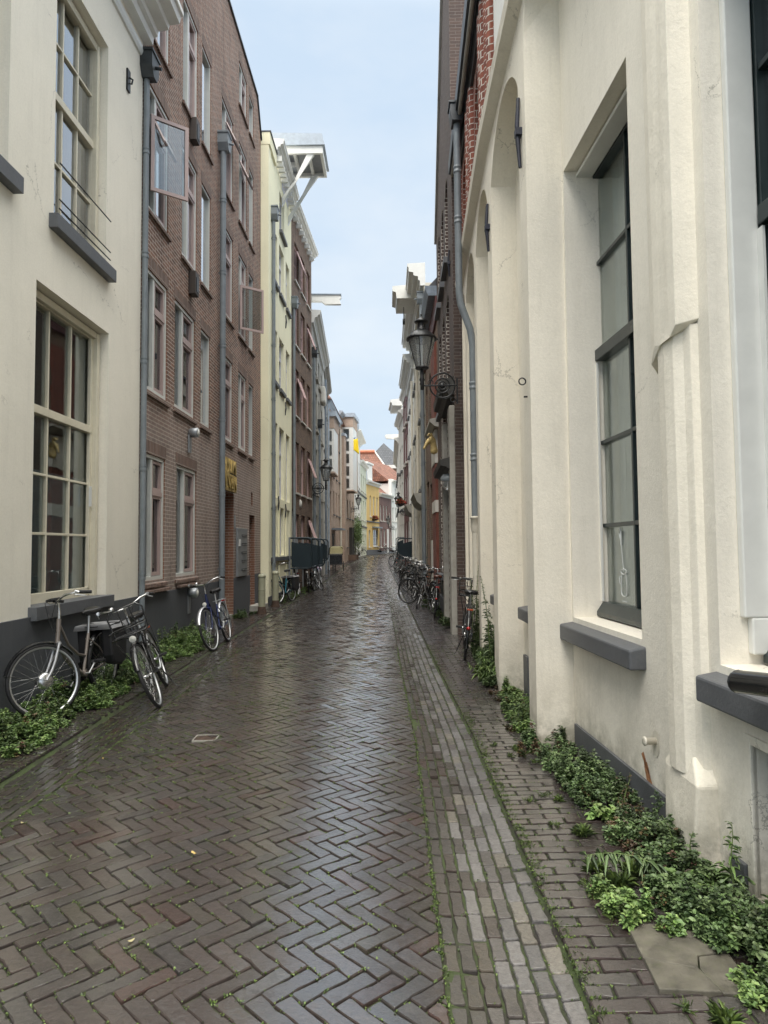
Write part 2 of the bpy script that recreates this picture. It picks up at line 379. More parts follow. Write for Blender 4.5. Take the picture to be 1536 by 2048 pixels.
def soil(t, col):
    m = t.ramp(t.noise(3.2, 6, .7), [(.40, 0.0), (.60, 1.0)])
    col = t.mix(m, (.022, .018, .014), (.042, .062, .016)); col = t.mix(.5, col, t.ramp(t.noise(120, 4, .7), [(.3, .5), (.7, 1.5)]), 'MULTIPLY')
    return col, dict(rough=.8, normal=t.bump(t.noise(90, 5, .7), .8, .006))
M['soil'] = tint_mat('mossy_joint_soil', None, .8, extra=soil)
def leafx(t, col):
    b = t.b.inputs
    return col, dict(rough=t.math('ADD', .38, t.math('MULTIPLY', t.noise(30), .3)))
M['leaf'] = tint_mat('weed_leaf', None, .5, extra=leafx)
M['leaf'].node_tree.nodes['Principled BSDF'].inputs['Subsurface Weight'].default_value = 0
M['stem'] = simple('weed_stem', (.12, .17, .05), .6, var=.3)
# ================================================================= facades
class Fac:
    """a house front: local x runs along it, local y = side*d (d out to the street), z up"""
    def __init__(s, name, label, cat, A, B, side, zt, wall, group='houses along the narrow street', base=None, depth=7.0, core=.75):
        s.A = Vector((A[0], A[1], 0)); s.B = Vector((B[0], B[1], 0)); s.L = (s.B - s.A).length
        s.t = (s.B - s.A) / s.L; s.side = side; s.zt = zt; s.wallmat = wall; s.depth = depth; s.core = core
        s.z0 = min(gz(A[1]), gz(B[1])) - .15 if base is None else base
        s.n = Vector((s.t.y, -s.t.x, 0)) if side < 0 else Vector((-s.t.y, s.t.x, 0))
        ang = math.atan2(s.t.y, s.t.x)
        s.root = thing(name, label, cat, s.A, (0, 0, ang), group) if label else None
        s.ang = ang; s.holes = []; s.M = Matrix.Translation(s.A) @ Matrix.Rotation(ang, 4, 'Z')
    def child_of(s, root):
        """share another facade's root: the offset is baked into the parts"""
        s.root = root; return s
    def W(s, a, z, d=0): return s.A + s.t * a + s.n * d + Vector((0, 0, z))
    def px(s, x, y):
        r = ray(x, y); k = (s.A - CAM_POS).dot(s.n) / r.dot(s.n); p = CAM_POS + r * k
        return ((p - s.A).dot(s.t), p.z)
    def mb(s):
        b = MB()
        if s.root is not None and s.root.get('_f') is not None: b.x = Matrix.Identity(4)
        b.x = s.rel(); return b
    def rel(s):
        rm = Matrix.Translation(s.root.location) @ s.root.rotation_euler.to_matrix().to_4x4()
        m = rm.inverted() @ s.M
        return None if (m - Matrix.Identity(4)).median_scale < 1e-9 and m.translation.length < 1e-6 and abs(m[0][0] - 1) < 1e-9 else m
    def bx(s, b, s0, s1, z0, z1, d0, d1, mat=0): return b.box(s0, s1, s.side * d0, s.side * d1, z0, z1, mat)
    def part(s, name, s0, s1, z0, z1, d0, d1, mat, parent=None, bevel=0):
        b = s.mb(); s.bx(b, s0, s1, z0, z1, d0, d1); return b.build(name, mat, parent or s.root, bevel=bevel)
    def hole(s, s0, s1, z0, z1, depth=.14, arch=0, splay=0):
        s.holes.append((s0, s1, z0, z1, depth, arch)); return s.holes[-1]
    def window(s, s0, s1, z0, z1, depth=.14, frame='white', nx=2, nz=2, fw=.06, sill=None, curtain=None, arch=0,
               trans=None, bar=.03, fd=.07, hole=True, sash=None, bevel=0, name='window', pane='glass', lining=None, split=None):
        """one window: frame with bars > pane, curtain, window_sill.  trans: height of a transom; split: list of x fractions"""
        if hole: s.hole(s0, s1, z0, z1, depth, arch)
        b = s.mb(); F = M[frame]; d1 = -depth; d0 = d1 - fd
        for a in ((s0, s0 + fw), (s1 - fw, s1)): s.bx(b, *a, z0, z1, d0, d1)
        s.bx(b, s0 + fw, s1 - fw, z0, z0 + fw, d0, d1 + .004); s.bx(b, s0 + fw, s1 - fw, z1 - fw, z1, d0, d1 + .002)
        secs = [(z0 + fw, z1 - fw)]
        if trans:
            s.bx(b, s0 + fw, s1 - fw, trans - .045, trans + .045, d0, d1 + .02); secs = [(z0 + fw, trans - .045), (trans + .045, z1 - fw)]
        rows = nz if isinstance(nz, (list, tuple)) else [nz] * len(secs)
        xs = split if split else [i / nx for i in range(1, nx)]
        for k, (za, zb) in enumerate(secs):
            for q in xs:
                c = s0 + fw + (s1 - s0 - 2 * fw) * q; s.bx(b, c - bar / 2, c + bar / 2, za, zb, d0 + .015, d1 - .008)
            for i in range(1, rows[k]):
                c = za + (zb - za) * i / rows[k]; s.bx(b, s0 + fw, s1 - fw, c - bar / 2, c + bar / 2, d0 + .017, d1 - .010)
        w = b.build(name, F, s.root, bevel=bevel)
        b = s.mb(); s.bx(b, s0 + fw * .8, s1 - fw * .8, z0 + fw * .8, z1 - fw * .8, d0 + .026, d0 + .031); b.build('pane', M[pane], w, uv=False)
        if curtain:
            b = s.mb(); kind, fr = curtain; zc = z1
            parts = {'both': ((0, .22), (.78, 1)), 'full': ((0, 1),), 'left': ((0, .45),), 'right': ((.6, 1),), 'low': ((0, 1),)}[kind]
            for a, c in parts:
                n = max(3, int((c - a) * (s1 - s0) / .03)); zt_ = z0 + (z1 - z0) * (fr if kind == 'low' else 1); vs = []
                for i in range(n + 1):
                    q = s0 + (s1 - s0) * (a + (c - a) * i / n); dd = d0 - .10 - .03 * math.sin(i * 1.9) * (1 if kind != 'low' else .1)
                    vs += [(q, s.side * dd, z0), (q, s.side * dd, zt_)]
                b.add(vs, [(2 * i, 2 * i + 2, 2 * i + 3, 2 * i + 1) for i in range(n)], 0, True)
            b.build('curtain', M['blue_cloth' if kind == 'low' else 'curtain'] if isinstance(fr, float) or fr is None else M[fr], w)
        if sill:
            mat, h, pr, ov = sill; b = s.mb(); s.bx(b, s0 - ov, s1 + ov, z0 - h, z0 + .006, -depth - .02, pr); b.build('window_sill', M[mat], w, bevel=bevel)
        return w
    def wall(s, name='wall', mats=None, top=None, ends=True, reveal=None, s0=0, s1=None, z0=None, d=0, core=True, chop=None, noroof=False):
        """front with its openings cut, reveals, ends, top and the dark room box behind it"""
        s1 = s.L if s1 is None else s1; z0 = s.z0 if z0 is None else z0; zt = s.zt; sd = s.side; b = s.mb()
        hs = [h for h in s.holes if h[0] < s1 and h[1] > s0]
        xs = sorted({s0, s1, *[max(s0, min(s1, v)) for h in hs for v in h[:2]]}); zs = sorted({z0, zt, *[max(z0, min(zt, v)) for h in hs for v in h[2:4]]})
        if chop:   # finer grid for relief
            xs = sorted(set(xs) | {s0 + i * chop for i in range(1, int((s1 - s0) / chop))}); zs = sorted(set(zs) | {z0 + i * chop for i in range(1, int((zt - z0) / chop))})
        idx = {}; vs = []; fs = []
        def V(x, z):
            k = (round(x, 5), round(z, 5))
            if k not in idx: idx[k] = len(vs); vs.append((x, sd * d, z))
            return idx[k]
        for xa, xb in zip(xs, xs[1:]):
            for za, zb in zip(zs, zs[1:]):
                mx, mz = (xa + xb) / 2, (za + zb) / 2
                if any(h[0] < mx < h[1] and h[2] < mz < h[3] for h in hs): continue
                f = (V(xa, za), V(xb, za), V(xb, zb), V(xa, zb)); fs.append(f if sd < 0 else f[::-1])
        b.add(vs, fs)
        rm = 1 if reveal else 0
        for h in hs:
            a, c, e, g, dep, arch = h; low = e < z0; e = max(e, z0); y0, y1 = sd * d, sd * (d - dep - .08)
            b.quad((a, y0, e), (a, y1, e), (a, y1, g - arch), (a, y0, g - arch), rm); b.quad((c, y0, e), (c, y0, g - arch), (c, y1, g - arch), (c, y1, e), rm)
            if not low: b.quad((a, y0, e), (c, y0, e), (c, y1, e), (a, y1, e), rm)
            if not arch: b.quad((a, y0, g), (a, y1, g), (c, y1, g), (c, y0, g), rm)
            else:
                n = 20; w = (c - a) / 2; m = (a + c) / 2; rad = (w * w + arch * arch) / (2 * arch) if arch < w else None
                P = []
                for i in range(n + 1):
                    q = -w * math.cos(PI * i / n)
                    z = (g - arch + math.sqrt(max(0, 1 - (q / w) ** 2)) * arch) if rad is None else g - rad + math.sqrt(max(0, rad * rad - q * q))
                    P.append((m + q, z))
                for (xa, za), (xb, zb) in zip(P, P[1:]):
                    b.quad((xa, y0, za), (xb, y0, zb), (xb, y1, zb), (xa, y1, za), rm)
                    b.quad((xa, y0, za), (xb, y0, zb), (xb, y0, g), (xa, y0, g))
        if ends:
            for x in (s0, s1): b.quad((x, sd * d, z0), (x, -sd * s.depth, z0), (x, -sd * s.depth, zt), (x, sd * d, zt))
            if not noroof: b.quad((s0, sd * d, zt), (s1, sd * d, zt), (s1, -sd * s.depth, zt), (s0, -sd * s.depth, zt))
            b.quad((s0, -sd * s.depth, z0), (s1, -sd * s.depth, z0), (s1, -sd * s.depth, zt), (s0, -sd * s.depth, zt))
        mm = [s.wallmat] + ([reveal] if reveal else [])
        o = b.build(name, mm, s.root)
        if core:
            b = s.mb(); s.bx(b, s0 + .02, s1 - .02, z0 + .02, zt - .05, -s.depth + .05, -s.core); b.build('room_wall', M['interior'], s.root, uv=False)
        return o
    def profile(s, name, s0, s1, prof, mat, parent=None, ret=True):
        """a moulding: prof = [(d, z), ...] swept along the front"""
        b = s.mb(); b.prism([(s0, s.side * d, z) for d, z in prof], (s1 - s0, 0, 0)); return b.build(name, mat, parent or s.root)
    def cornice(s, name, s0, s1, z, h=.45, out=.4, mat='white', steps=3):
        p = [(-.05, z), (.22 * out, z), (.24 * out, z + .22 * h), (.34 * out, z + .26 * h), (.36 * out, z + .42 * h)]
        if steps > 2: p += [(.62 * out, z + .46 * h), (.64 * out, z + .60 * h)]
        p += [(.90 * out, z + .64 * h), (.93 * out, z + .84 * h), (out, z + .86 * h), (out, z + h), (-.05, z + h + .03)]
        return s.profile(name, s0, s1, p, M[mat])
    def pipe(s, a, z0, z1, d=.07, r=.05, mat='zinc', hopper=True, name='downpipe', clips=True, hop_mat=None):
        b = s.mb(); y = s.side * d; b.tube([(a, y, z0), (a, y, z1)], r, 12)
        if clips:
            z = z0 + 1.1
            while z < z1 - .3:
                b.lathe([(r + .008, z - .02), (r + .010, z), (r + .008, z + .02)], (a, y, 0), 12); b.lathe([(r + .008, z + .05), (r + .008, z + .075)], (a, y, 0), 12)
                b.box(a - .01, a + .01, 0, y, z + .02, z + .04); z += 1.55
        p = b.build(name, M[mat], s.root)
        if hopper:
            b = s.mb(); h = .2
            prism = [(-.07, z1), (.07, z1), (.15, z1 + .14), (.15, z1 + .34), (-.15, z1 + .34), (-.15, z1 + .14)]
            b.prism([(a + q, y - .13, zz) for q, zz in prism], (0, .26, 0)); b.box(a - .17, a + .17, y - .145, y + .145, z1 + .345, z1 + .385)
            b.tube([(a, y, z1 + .2), (a, y + s.side * .22, z1 + .16)], .025, 8)
            b.build('rain_hopper', M[hop_mat or mat], p)
        return p
    def anchor(s, a, z, h=.5, d=.02):
        b = s.mb(); y = s.side * d; r = random.uniform(-.02, .02)
        b.tube([(a + r, y, z - h / 2), (a, y * 1.6, z - h * .1), (a, y * 1.8, z + h * .1), (a - r, y, z + h / 2)], [.014, .022, .02, .016], 6)
        b.box(a - .035, a + .035, y - .02, y + .035 * s.side, z - .03, z + .03); return b.build('wall_anchor', M['blue_iron'], s.root)

def pxwins(f, rows, **kw):
    """windows given by the picture corners they were measured at: (x0, x1, y top at x0, y bottom at x0)"""
    out = []
    for (x0, x1, yt, yb) in rows:
        s0, zt = f.px(x0, yt); _, zb = f.px(x0, yb); s1, _ = f.px(x1, yt); s0, s1 = min(s0, s1), max(s0, s1)
        out.append(f.window(s0, s1, zb, zt, **kw))
    return out
# ================================================================= left row
G_L = 'house fronts on the left side'
# --- cream corner house -------------------------------------------------
f = L1 = Fac('plastered_house', 'cream plastered house with dark grey plinth, nearest on the left', 'house', (-3.6, 1.5), (-3.6, 9.62), -1, 9.1, M['cream_left'], G_L)
s0, zt = f.px(75, 560); s1, _ = f.px(218, 665); zb = f.px(70, 1214)[1]
w = f.window(s0 - .02, s1, zb, zt, depth=.17, frame='cream_wood', nx=3, nz=[3, 1], fw=.11, bar=.028, trans=3.06, curtain=('low', .44), pane='glass_soft', sill=('sill_grey', .13, .09, .05), bevel=.004)
b = f.mb()   # inner lining, sash edges and the little latch
for a in (s0 + .10, s1 - .155): f.bx(b, a, a + .055, zb + .1, zt - .1, -.20, -.155)
f.bx(b, s1 - .11, s1 - .03, zb, zt - .03, -.165, -.10); f.bx(b, s0 + .01, s0 + .09, zb, zt - .03, -.165, -.10); f.bx(b, s0 + .09, s1 - .11, zt - .1, zt - .02, -.165, -.11)
b.build('window_lining', M['cream_wood'], w, bevel=.006)
f.part('latch', s1 - .16, s1 - .14, 2.1, 2.35, -.16, -.13, M['white'], w)
s0, zb = f.px(98, 414); s1, zz = f.px(217, 80)
w = f.window(s0 + .1, s1, 5.12, 8.02, depth=.15, frame='cream_wood', nx=3, nz=[2, 2], fw=.10, bar=.028, trans=6.66, pane='glass_bright', curtain=('full', 'net'), sill=('sill_grey', .15, .10, .10), bevel=.004)  # full white curtain added so the panes look bright with reflected sky
b = f.mb()
f.bx(b, s1 - .10, s1 - .03, 5.13, 7.98, -.15, -.09); f.bx(b, s0 + .19, s1 - .1, 7.9, 7.99, -.15, -.1)
b.build('window_lining', M['cream_wood'], w, bevel=.006)
b = f.mb()
for z in (5.22, 5.32, 5.72): b.tube([(s0 + .1, -.06 * -1 * -1, z), (s1 - .0, -.06, z)], .008, 6)
b.build('window_rail', M['black_iron'], w)
w = f.window(3.1, 4.72, 5.12, 8.02, depth=.15, frame='cream_wood', nx=3, nz=[2, 2], fw=.10, trans=6.66, sill=('sill_grey', .15, .10, .10))
w = f.window(2.7, 4.3, 1.0, 4.3, depth=.17, frame='cream_wood', nx=3, nz=[3, 1], fw=.11, trans=3.06, sill=('sill_grey', .13, .09, .05))
f.wall()
f.part('plinth', 0, f.L - .003, -.15, .905, -.02, .03, M['plinth'])
f.cornice('cornice', -.4, f.L + .05, 9.0, .5, .58, 'white', 4)
f.profile('frieze_moulding', -.2, f.L + .01, [(-.02, 8.72), (.03, 8.72), (.05, 8.77), (.05, 8.84), (-.02, 8.86)], M['white'])
b = f.mb(); q = f.px(255, 160); f.bx(b, q[0] - .05, q[0] + .05, q[1] - .16, q[1] + .14, 0, .025); b.tube([(q[0], -.03, q[1] + .03), (q[0], -.075, q[1]), (q[0], -.06, q[1] - .06), (q[0], -.03, q[1] - .05)], .012, 6)
b.build('hook_plate', M['black_iron'], f.root)
f.pipe(f.L + .02, .05, 8.45, .05, .042, 'grey_pipe', hopper=True, hop_mat='dark_zinc')

# --- brown brick apartment house ---------------------------------------
f = L2 = Fac('brick_apartment_house', 'tall brown brick apartment house with many grey and pink window frames', 'house', (-3.6, 9.66), (-3.6, 18.55), -1, 13.9, M['brick_brown'], G_L)
D0 = 9.66
def l2win(a, c, z0, z1, narrow=False, sill=True, ctn=None):
    a -= D0; c -= D0
    if narrow: w = f.window(a, c, z0, z1, .02, 'grey_green', 1, 1, fw=.05, fd=.085, pane='glass_bright', curtain=ctn or ('full', 'net'))
    else:
        m = .42; w = f.window(a, c, z0, z1, .02, 'grey_green', 2, 1, fw=.055, fd=.09, split=[m], bar=.07, pane='glass_bright' if z0 > 6 else 'glass', curtain=ctn or (('full', 'net') if z0 > 6 else ('both', None)))
        x0 = a + .06 + (c - a - .12) * m + .045; x1 = c - .068; zt = z1 - (z1 - z0) * .30; b = f.mb()
        f.bx(b, x0 - .006, x1 + .006, zt - .035, zt + .035, -.08, -.022)
        for za, zc in ((z0 + .065, zt - .037), (zt + .037, z1 - .065)):
            f.bx(b, x0, x0 + .045, za, zc, -.078, -.035); f.bx(b, x1 - .045, x1, za, zc, -.078, -.035)
            f.bx(b, x0 + .045, x1 - .045, za, za + .05, -.078, -.036); f.bx(b, x0 + .045, x1 - .045, zc - .045, zc, -.078, -.036)
        b.build('sash', M['pinkish'], w)
    f.part('lintel', a - .05, c + .05, z1 + .004, z1 + .20, -.02, .004, M['brick_soldier'])
    b = f.mb(); b.prism([(a - .06, .12, z0 + .01), (a - .06, -.045, z0 - .05), (a - .06, -.045, z0 - .10), (a - .06, .12, z0 - .08)], (c - a + .12, 0, 0)); b.build('window_sill', M['brick_soldier'], w)
    return w
C1, C2, C3, C4, C5, C6 = (9.80, 10.78), (11.5, 12.4), (12.7, 13.35), (14.22, 15.25), (15.85, 16.7), (17.0, 17.55)
gw = l2win(9.80, 10.72, 1.1, 2.98); gw2 = l2win(11.3, 12.45, 1.1, 2.98)
for q in (10.26, 11.87): f.part('brick_shelf', q - .56 - D0, q + .58 - D0, .93, .965, -.02, .09, M['brick_soldier'])
for z0, z1, cols in ((3.93, 5.75, (C1, (11.15, 12.3), C3, C4, C5, C6)), (6.66, 8.6, (C1, C2, C3, C4, C5, C6)), (9.42, 11.35, (C1, C2, C3, C4, C5, C6))):
    for c in cols: l2win(*c, z0, z1, narrow=c in (C3, C6))
l2win(*C5, 12.3, 13.35); l2win(*C6, 12.3, 13.3, True); l2win(*C1, 12.2, 13.4); l2win(*C2, 12.2, 13.4)
def casement(a, z0, z1, width, ang, vent=None):
    """a sash standing open to the street, hinged on its near side"""
    a -= D0; b = f.mb(); u = Vector((math.sin(ang), -math.cos(ang), 0)); w_ = .055; n_ = Vector((u.y, -u.x, 0)) * .035
    P = lambda q, z: Vector((a, -.0, z)) + u * q
    for q0, q1, za, zb in ((0, w_, z0, z1), (width - w_, width, z0, z1), (w_, width - w_, z0, z0 + w_), (w_, width - w_, z1 - w_, z1)):
        b.prism([P(q0, za), P(q1, za), P(q1, zb), P(q0, zb)], n_)
    o = b.build('open_casement', M['pinkish'], f.root)
    b = f.mb(); b.prism([P(w_, z0 + w_) + n_ * .4, P(width - w_, z0 + w_) + n_ * .4, P(width - w_, z1 - w_) + n_ * .4, P(w_, z1 - w_) + n_ * .4], n_ * .12); b.build('pane', M['glass'], o)
casement(9.95, 6.95, 8.12, .58, R(38)); casement(15.95, 6.78, 7.85, .62, R(38))
for (a, z) in ((9.98, 8.15), (14.6, 11.0), (15.95, 10.9), (9.98, 10.95)):
    b = f.mb(); q = a - D0; pts = [(q, -.0, z), (q + .55, -.0, z), (q + .55, -.20, z - .42), (q, -.20, z - .42)]
    for i in range(4): b.tube([pts[i], pts[(i + 1) % 4]], .022, 4, smooth=False)
    o = b.build('open_vent', M['pinkish'], f.root); b = f.mb(); b.prism(pts, (0, .01, .01)); b.build('pane', M['glass'], o)
f.hole(14.2 - D0, 15.4 - D0, -.1, 2.80, .75)      # entrance
f.hole(17.1 - D0, 17.75 - D0, .12, 2.42, .5)       # side niche
f.hole(17.3 - D0, 17.5 - D0, 2.66, 3.0, .05)
zt_all = f.zt; f.wall('wall', s1=18.0 - D0, reveal=M['brick_reveal'])
f.zt = 12.98; f.wall('wall', s0=18.0 - D0, ends=True, core=False); b = f.mb(); b.prism([(18.0 - D0, 0, 12.98), (18.53 - D0, 0, 12.99), (18.0 - D0, 0, 13.9)], (0, .4, 0)); b.build('gable_shoulder', M['brick_brown'], f.root); f.zt = zt_all
b = f.mb(); b.box(-.02, 18.02 - D0, -.04, .5, 13.9, 13.95); b.prism([(18.0 - D0, -.04, 13.9), (18.0 - D0, -.04, 13.95), (18.6 - D0, -.04, 13.02), (18.56 - D0, -.04, 12.98)], (0, .5, 0)); b.build('roof_edge', M['dark_zinc'], f.root)
f.part('plinth', .02, 14.19 - D0, -.15, .90, -.02, .022, M['plinth']); f.part('plinth', 15.41 - D0, 17.09 - D0, -.15, .90, -.02, .022, M['plinth']); f.part('plinth', 17.76 - D0, 8.85, -.15, .90, -.02, .022, M['plinth'])
d = f.part('door', 14.28 - D0, 15.35 - D0, .1, 2.72, -.70, -.66, M['pinkish']); f.part('door_frame', 14.205 - D0, 14.30 - D0, .05, 2.75, -.68, -.02, M['cream_wood'], d); f.part('door_glass', 14.45 - D0, 15.2 - D0, 1.1, 2.5, -.662, -.652, M['glass'], d)
f.part('door_frame', 15.28 - D0, 15.395 - D0, .05, 2.75, -.69, -.55, M['cream_wood'], d); f.part('door_step', 14.21 - D0, 15.39 - D0, -.12, .10, -.72, -.01, M['stone'])
f.part('inner_door', 17.12 - D0, 17.73 - D0, .1, 2.4, -.5, -.46, M['stone_dark']); f.part('door_step', 17.0 - D0, 17.9 - D0, -.1, .14, .03, .33, M['stone'])
# letter sign over the door, cut out of ochre wood
sg = thing('wooden_letter_sign', 'ochre wooden sign of big cut-out letters above the brick house entrance', 'sign', f.W(14.25 - D0, 2.82, .02), (0, 0, f.ang))
b = MB(); b.box(0, 1.12, -.05, 0, 0, .70); b.build('backboard', M['sign_yellow'], sg)
for txt, x, z, h in (('R', .02, .06, .62), ('U', .36, .40, .30), ('I', .60, .40, .30), ('M', .70, .40, .30), ('T', .36, .06, .31), ('E', .56, .06, .31), ('N', .77, .06, .31)):
    cu = bpy.data.curves.new('letters', 'FONT'); cu.body = txt; cu.size = h * 1.38; cu.extrude = .014; cu.offset = .006
    o = bpy.data.objects.new('letters', cu); link(o, sg); o.location = (x, -.062, z); o.rotation_euler = (R(90), 0, 0); o.scale = (.9, 1, 1); cu.materials.append(M['sign_yellow'])
    bpy.context.view_layer.update(); me = bpy.data.meshes.new_from_object(o.evaluated_get(bpy.context.evaluated_depsgraph_get())); o2 = bpy.data.objects.new('letters' if len(txt) > 1 else 'letter', me); link(o2, sg); o2.location, o2.rotation_euler, o2.scale = o.location, o.rotation_euler, o.scale; bpy.data.objects.remove(o)
b = MB()
for (x, z, w_, h_) in ((.04, .50, .10, .02), (.30, .1, .02, .26), (.34, .37, .75, .022), (.5, .42, .02, .16), (.2, .2, .03, .1), (.72, .07, .02, .14), (.9, .45, .02, .2)): b.box(x, x + w_, -.058, -.05, z, z + h_)
b.build('letter_gap', M['rubber'], sg)
# bell and letter-box panel
pn = thing('letterbox_panel', 'grey steel letterbox and doorbell panel on brick wall beside the entrance', 'letterboxes', f.W(15.62 - D0, .92, .004), (0, 0, f.ang))
b = MB(); b.box(0, 1.0, -.05, 0, 0, 1.12); b.build('panel', M['steel_plate'], pn, bevel=.004)
for i in range(5):
    z = .12 + i * .20; b = MB(); b.box(.38, .93, -.058, -.05, z, z + .055); p = b.build('letter_slot', M['dark_zinc'], pn); b = MB(); b.box(.40, .91, -.066, -.058, z + .018, z + .03); b.build('slot_flap', M['alu'], p)
b = MB(); b.box(.08, .2, -.07, -.05, .70, .86); b.build('intercom', M['white'], pn)
f.part('number_plate', 15.44 - D0, 15.56 - D0, 2.02, 2.32, 0, .012, M['steel_plate'])
for (q, z) in ((12.0, 9.15), (12.0, 6.32)):
    v = f.part('ventilation_box', q - D0 - .11, q - D0 + .11, z - .21, z + .21, 0, .13, M['vent_brown'], bevel=.01)
    f.part('ventilation_grille', q - D0 - .07, q - D0 + .07, z - .16, z + .1, .13, .14, M['black_iron'], v)
for (q, z, nm, lb) in ((11.95, 3.62, 'wall_lamp', 'small round grey lamp on brick wall below the upper windows'), (11.95, .80, 'plinth_lamp', 'small round grey lamp low on the dark plinth of the brick house')):
    t = thing(nm, lb, 'lamp', f.W(q - D0, z, .01), (0, 0, f.ang)); b = MB(); b.box(-.06, .06, -.03, 0, -.36, -.04); b.build('mounting_box', M['steel_plate'], t)
    b = MB(); b.lathe([(.04, 0), (.075, -.02), (.085, -.08), (.085, -.16), (.07, -.17)], n=18, axis='y'); h = b.build('lamp_housing', M['steel_plate'], t); b = MB(); b.lathe([(.066, -.165), (.05, -.18), (0, -.186)], n=18, axis='y'); b.build('lamp_lens', M['lens'], h)
f.pipe(f.px(437, 500)[0] + .02, .02, 9.95, .09, .062, 'grey_pipe')
# --- pale yellow house with the hoist hood ------------------------------
f = L3 = Fac('yellow_house', 'pale yellow plastered house with hoist hood on white braces', 'house', (-3.4, 18.56), (-3.4, 22.95), -1, 13.1, M['yellow'], G_L)
cols = [(19.25, 20.1), (20.45, 21.35), (21.75, 22.5)]
for i, (a, c) in enumerate(cols):
    a -= 18.56; c -= 18.56
    for z0, z1, tr in ((1.35, 2.8, None), (3.05, 5.25, 4.5), (6.4, 8.0, 7.45), (9.35, 10.9, 10.4)):
        f.window(a, c, z0, z1, .10, 'lilac', 2, [2, 1] if tr else 2, fw=.06, trans=tr, curtain=('both', 'net'), sill=('sill_grey', .09, .08, .05) if z0 > 3.5 else None)
f.window(20.5 - 18.56, 21.45 - 18.56, 11.35, 12.6, .10, 'lilac', 2, 1, fw=.06, sill=('sill_grey', .09, .1, .05))
f.part('stone_band', .45, f.L - .3, 1.2, 1.31, 0, .07, M['sill_grey'])
f.wall(); f.part('pilaster', 0, .36, -.1, 12.9, 0, .02, M['yellow']); f.part('plinth', .0, f.L, -.1, .25, 0, .035, M['plinth'])
for a in (20.2, 21.55): f.part('pilaster', a - 18.56, a - 18.56 + .15, .55, 2.95, 0, .04, M['yellow'])
for a, z in ((20.15, 2.9), (21.5, 2.75), (21.6, 8.85), (21.5, 6.0)): f.anchor(a - 18.56, z, .42)
f.part('parapet', -.01, 1.1, 12.9, 13.25, -.3, .06, M['yellow']); f.part('parapet_cap', -.02, 1.12, 13.25, 13.29, -.32, .09, M['dark_zinc'])
c = f.cornice('cornice', 1.0, f.L - .05, 13.25, .42, .30, 'white', 3)
for i in range(11): f.part('cornice_bracket', 1.15 + i * .29, 1.24 + i * .29, 13.08, 13.245, 0, .2, M['white'], c)
f.part('hoist_dormer', 2.4, 3.7, 12.9, 14.25, -1.2, .01, M['lilac'])
# hood
h0, h1, ho, hz = 2.35, 3.80, 1.30, 14.02
b = f.mb(); f.bx(b, h0, h0 + .09, hz, hz + .24, 0, ho); f.bx(b, h1 - .09, h1, hz, hz + .24, 0, ho); f.bx(b, h0 + .09, h1 - .09, hz, hz + .24, ho - .09, ho); pass
for q in (.35, .8): f.bx(b, h0 + .09, h1 - .09, hz + .02, hz + .129, q, q + .09)
f.bx(b, h0 + .7, h0 + .8, hz + .01, hz + .128, 0, .35); hood = b.build('hoist_hood', M['white'], f.root); f.part('hood_soffit', h0 + .09, h1 - .09, hz + .13, hz + .17, 0, ho - .09, M['steel_plate'], hood)
b = f.mb(); y = -1
b.prism([(h0 - .06, 3.0, hz + .245), (h0 - .06, y * (ho + .07), hz + .245), (h0 - .06, y * (ho - .02), hz + .60), (h0 - .06, 3.0, hz + .75)], (h1 - h0 + .12, 0, 0)); b.build('hood_roof', M['zinc_light'], hood)
for q in (h0 + .04, h1 - .16):
    b = f.mb(); b.prism([(q, -.0, 12.35), (q, -.0, 12.62), (q, -1.02, hz), (q, -.80, hz)], (.13, 0, 0)); b.build('hood_brace', M['white'], hood)
f.pipe(.52, .0, 10.95, .07, .05, 'grey_pipe')
# --- dark brown brick house ---------------------------------------------
f = L4 = Fac('dark_brick_house', 'dark brown brick house with light pink window frames', 'house', (-3.4, 22.96), (-3.2, 27.1), -1, 13.2, M['brick_oldbrown'], G_L)
for a, c in ((.55, 1.35), (1.75, 2.6), (3.0, 3.75)):
    for z0, z1 in ((1.2, 2.75), (3.5, 5.3), (6.2, 7.9), (8.7, 10.3), (11.0, 12.4)):
        f.window(a, c, z0, z1, .08, 'pink_light', 2, 2, fw=.07, curtain=('both', None), sill=('white_stone', .05, .06, .04))
f.hole(-.0 + .06, .5, .0, 2.9, .3)
f.wall(); f.part('door', .1, .48, .05, 2.85, -.3, -.26, M['maroon']); f.part('door_frame', .40, .5, .05, 2.85, -.26, -.02, M['white'])
c = f.cornice('cornice', 0, f.L, 13.15, .36, .30, 'white', 3)
for i in range(7): f.part('cornice_bracket', .3 + i * .55, .38 + i * .55, 13.0, 13.145, 0, .2, M['white'], c)
for (q, z, w_) in ((1.0, 12.2, .5), (3.2, 10.1, .42), (1.1, 7.6, .42), (3.3, 5.0, .4), (3.3, 2.6, .4)):
    b = f.mb(); pts = [(q, -.0, z), (q + w_, -.0, z), (q + w_, -.25, z - .7), (q, -.25, z - .7)]
    for i in range(4): b.tube([pts[i], pts[(i + 1) % 4]], .03, 4, smooth=False)
    o = b.build('open_vent', M['pink_light'], f.root); b = f.mb(); b.prism(pts, (0, .01, .01)); b.build('pane', M['glass'], o)
b = f.mb(); b.lathe([(0, -.06), (.12, -.05), (.16, -.02), (.16, 0)], (1.55, 0, 3.15), 16, axis='y'); b.build('wall_medallion', M['white_stone'], f.root)
f.pipe(.1, .0, 9.8, .07, .05, 'grey_pipe')
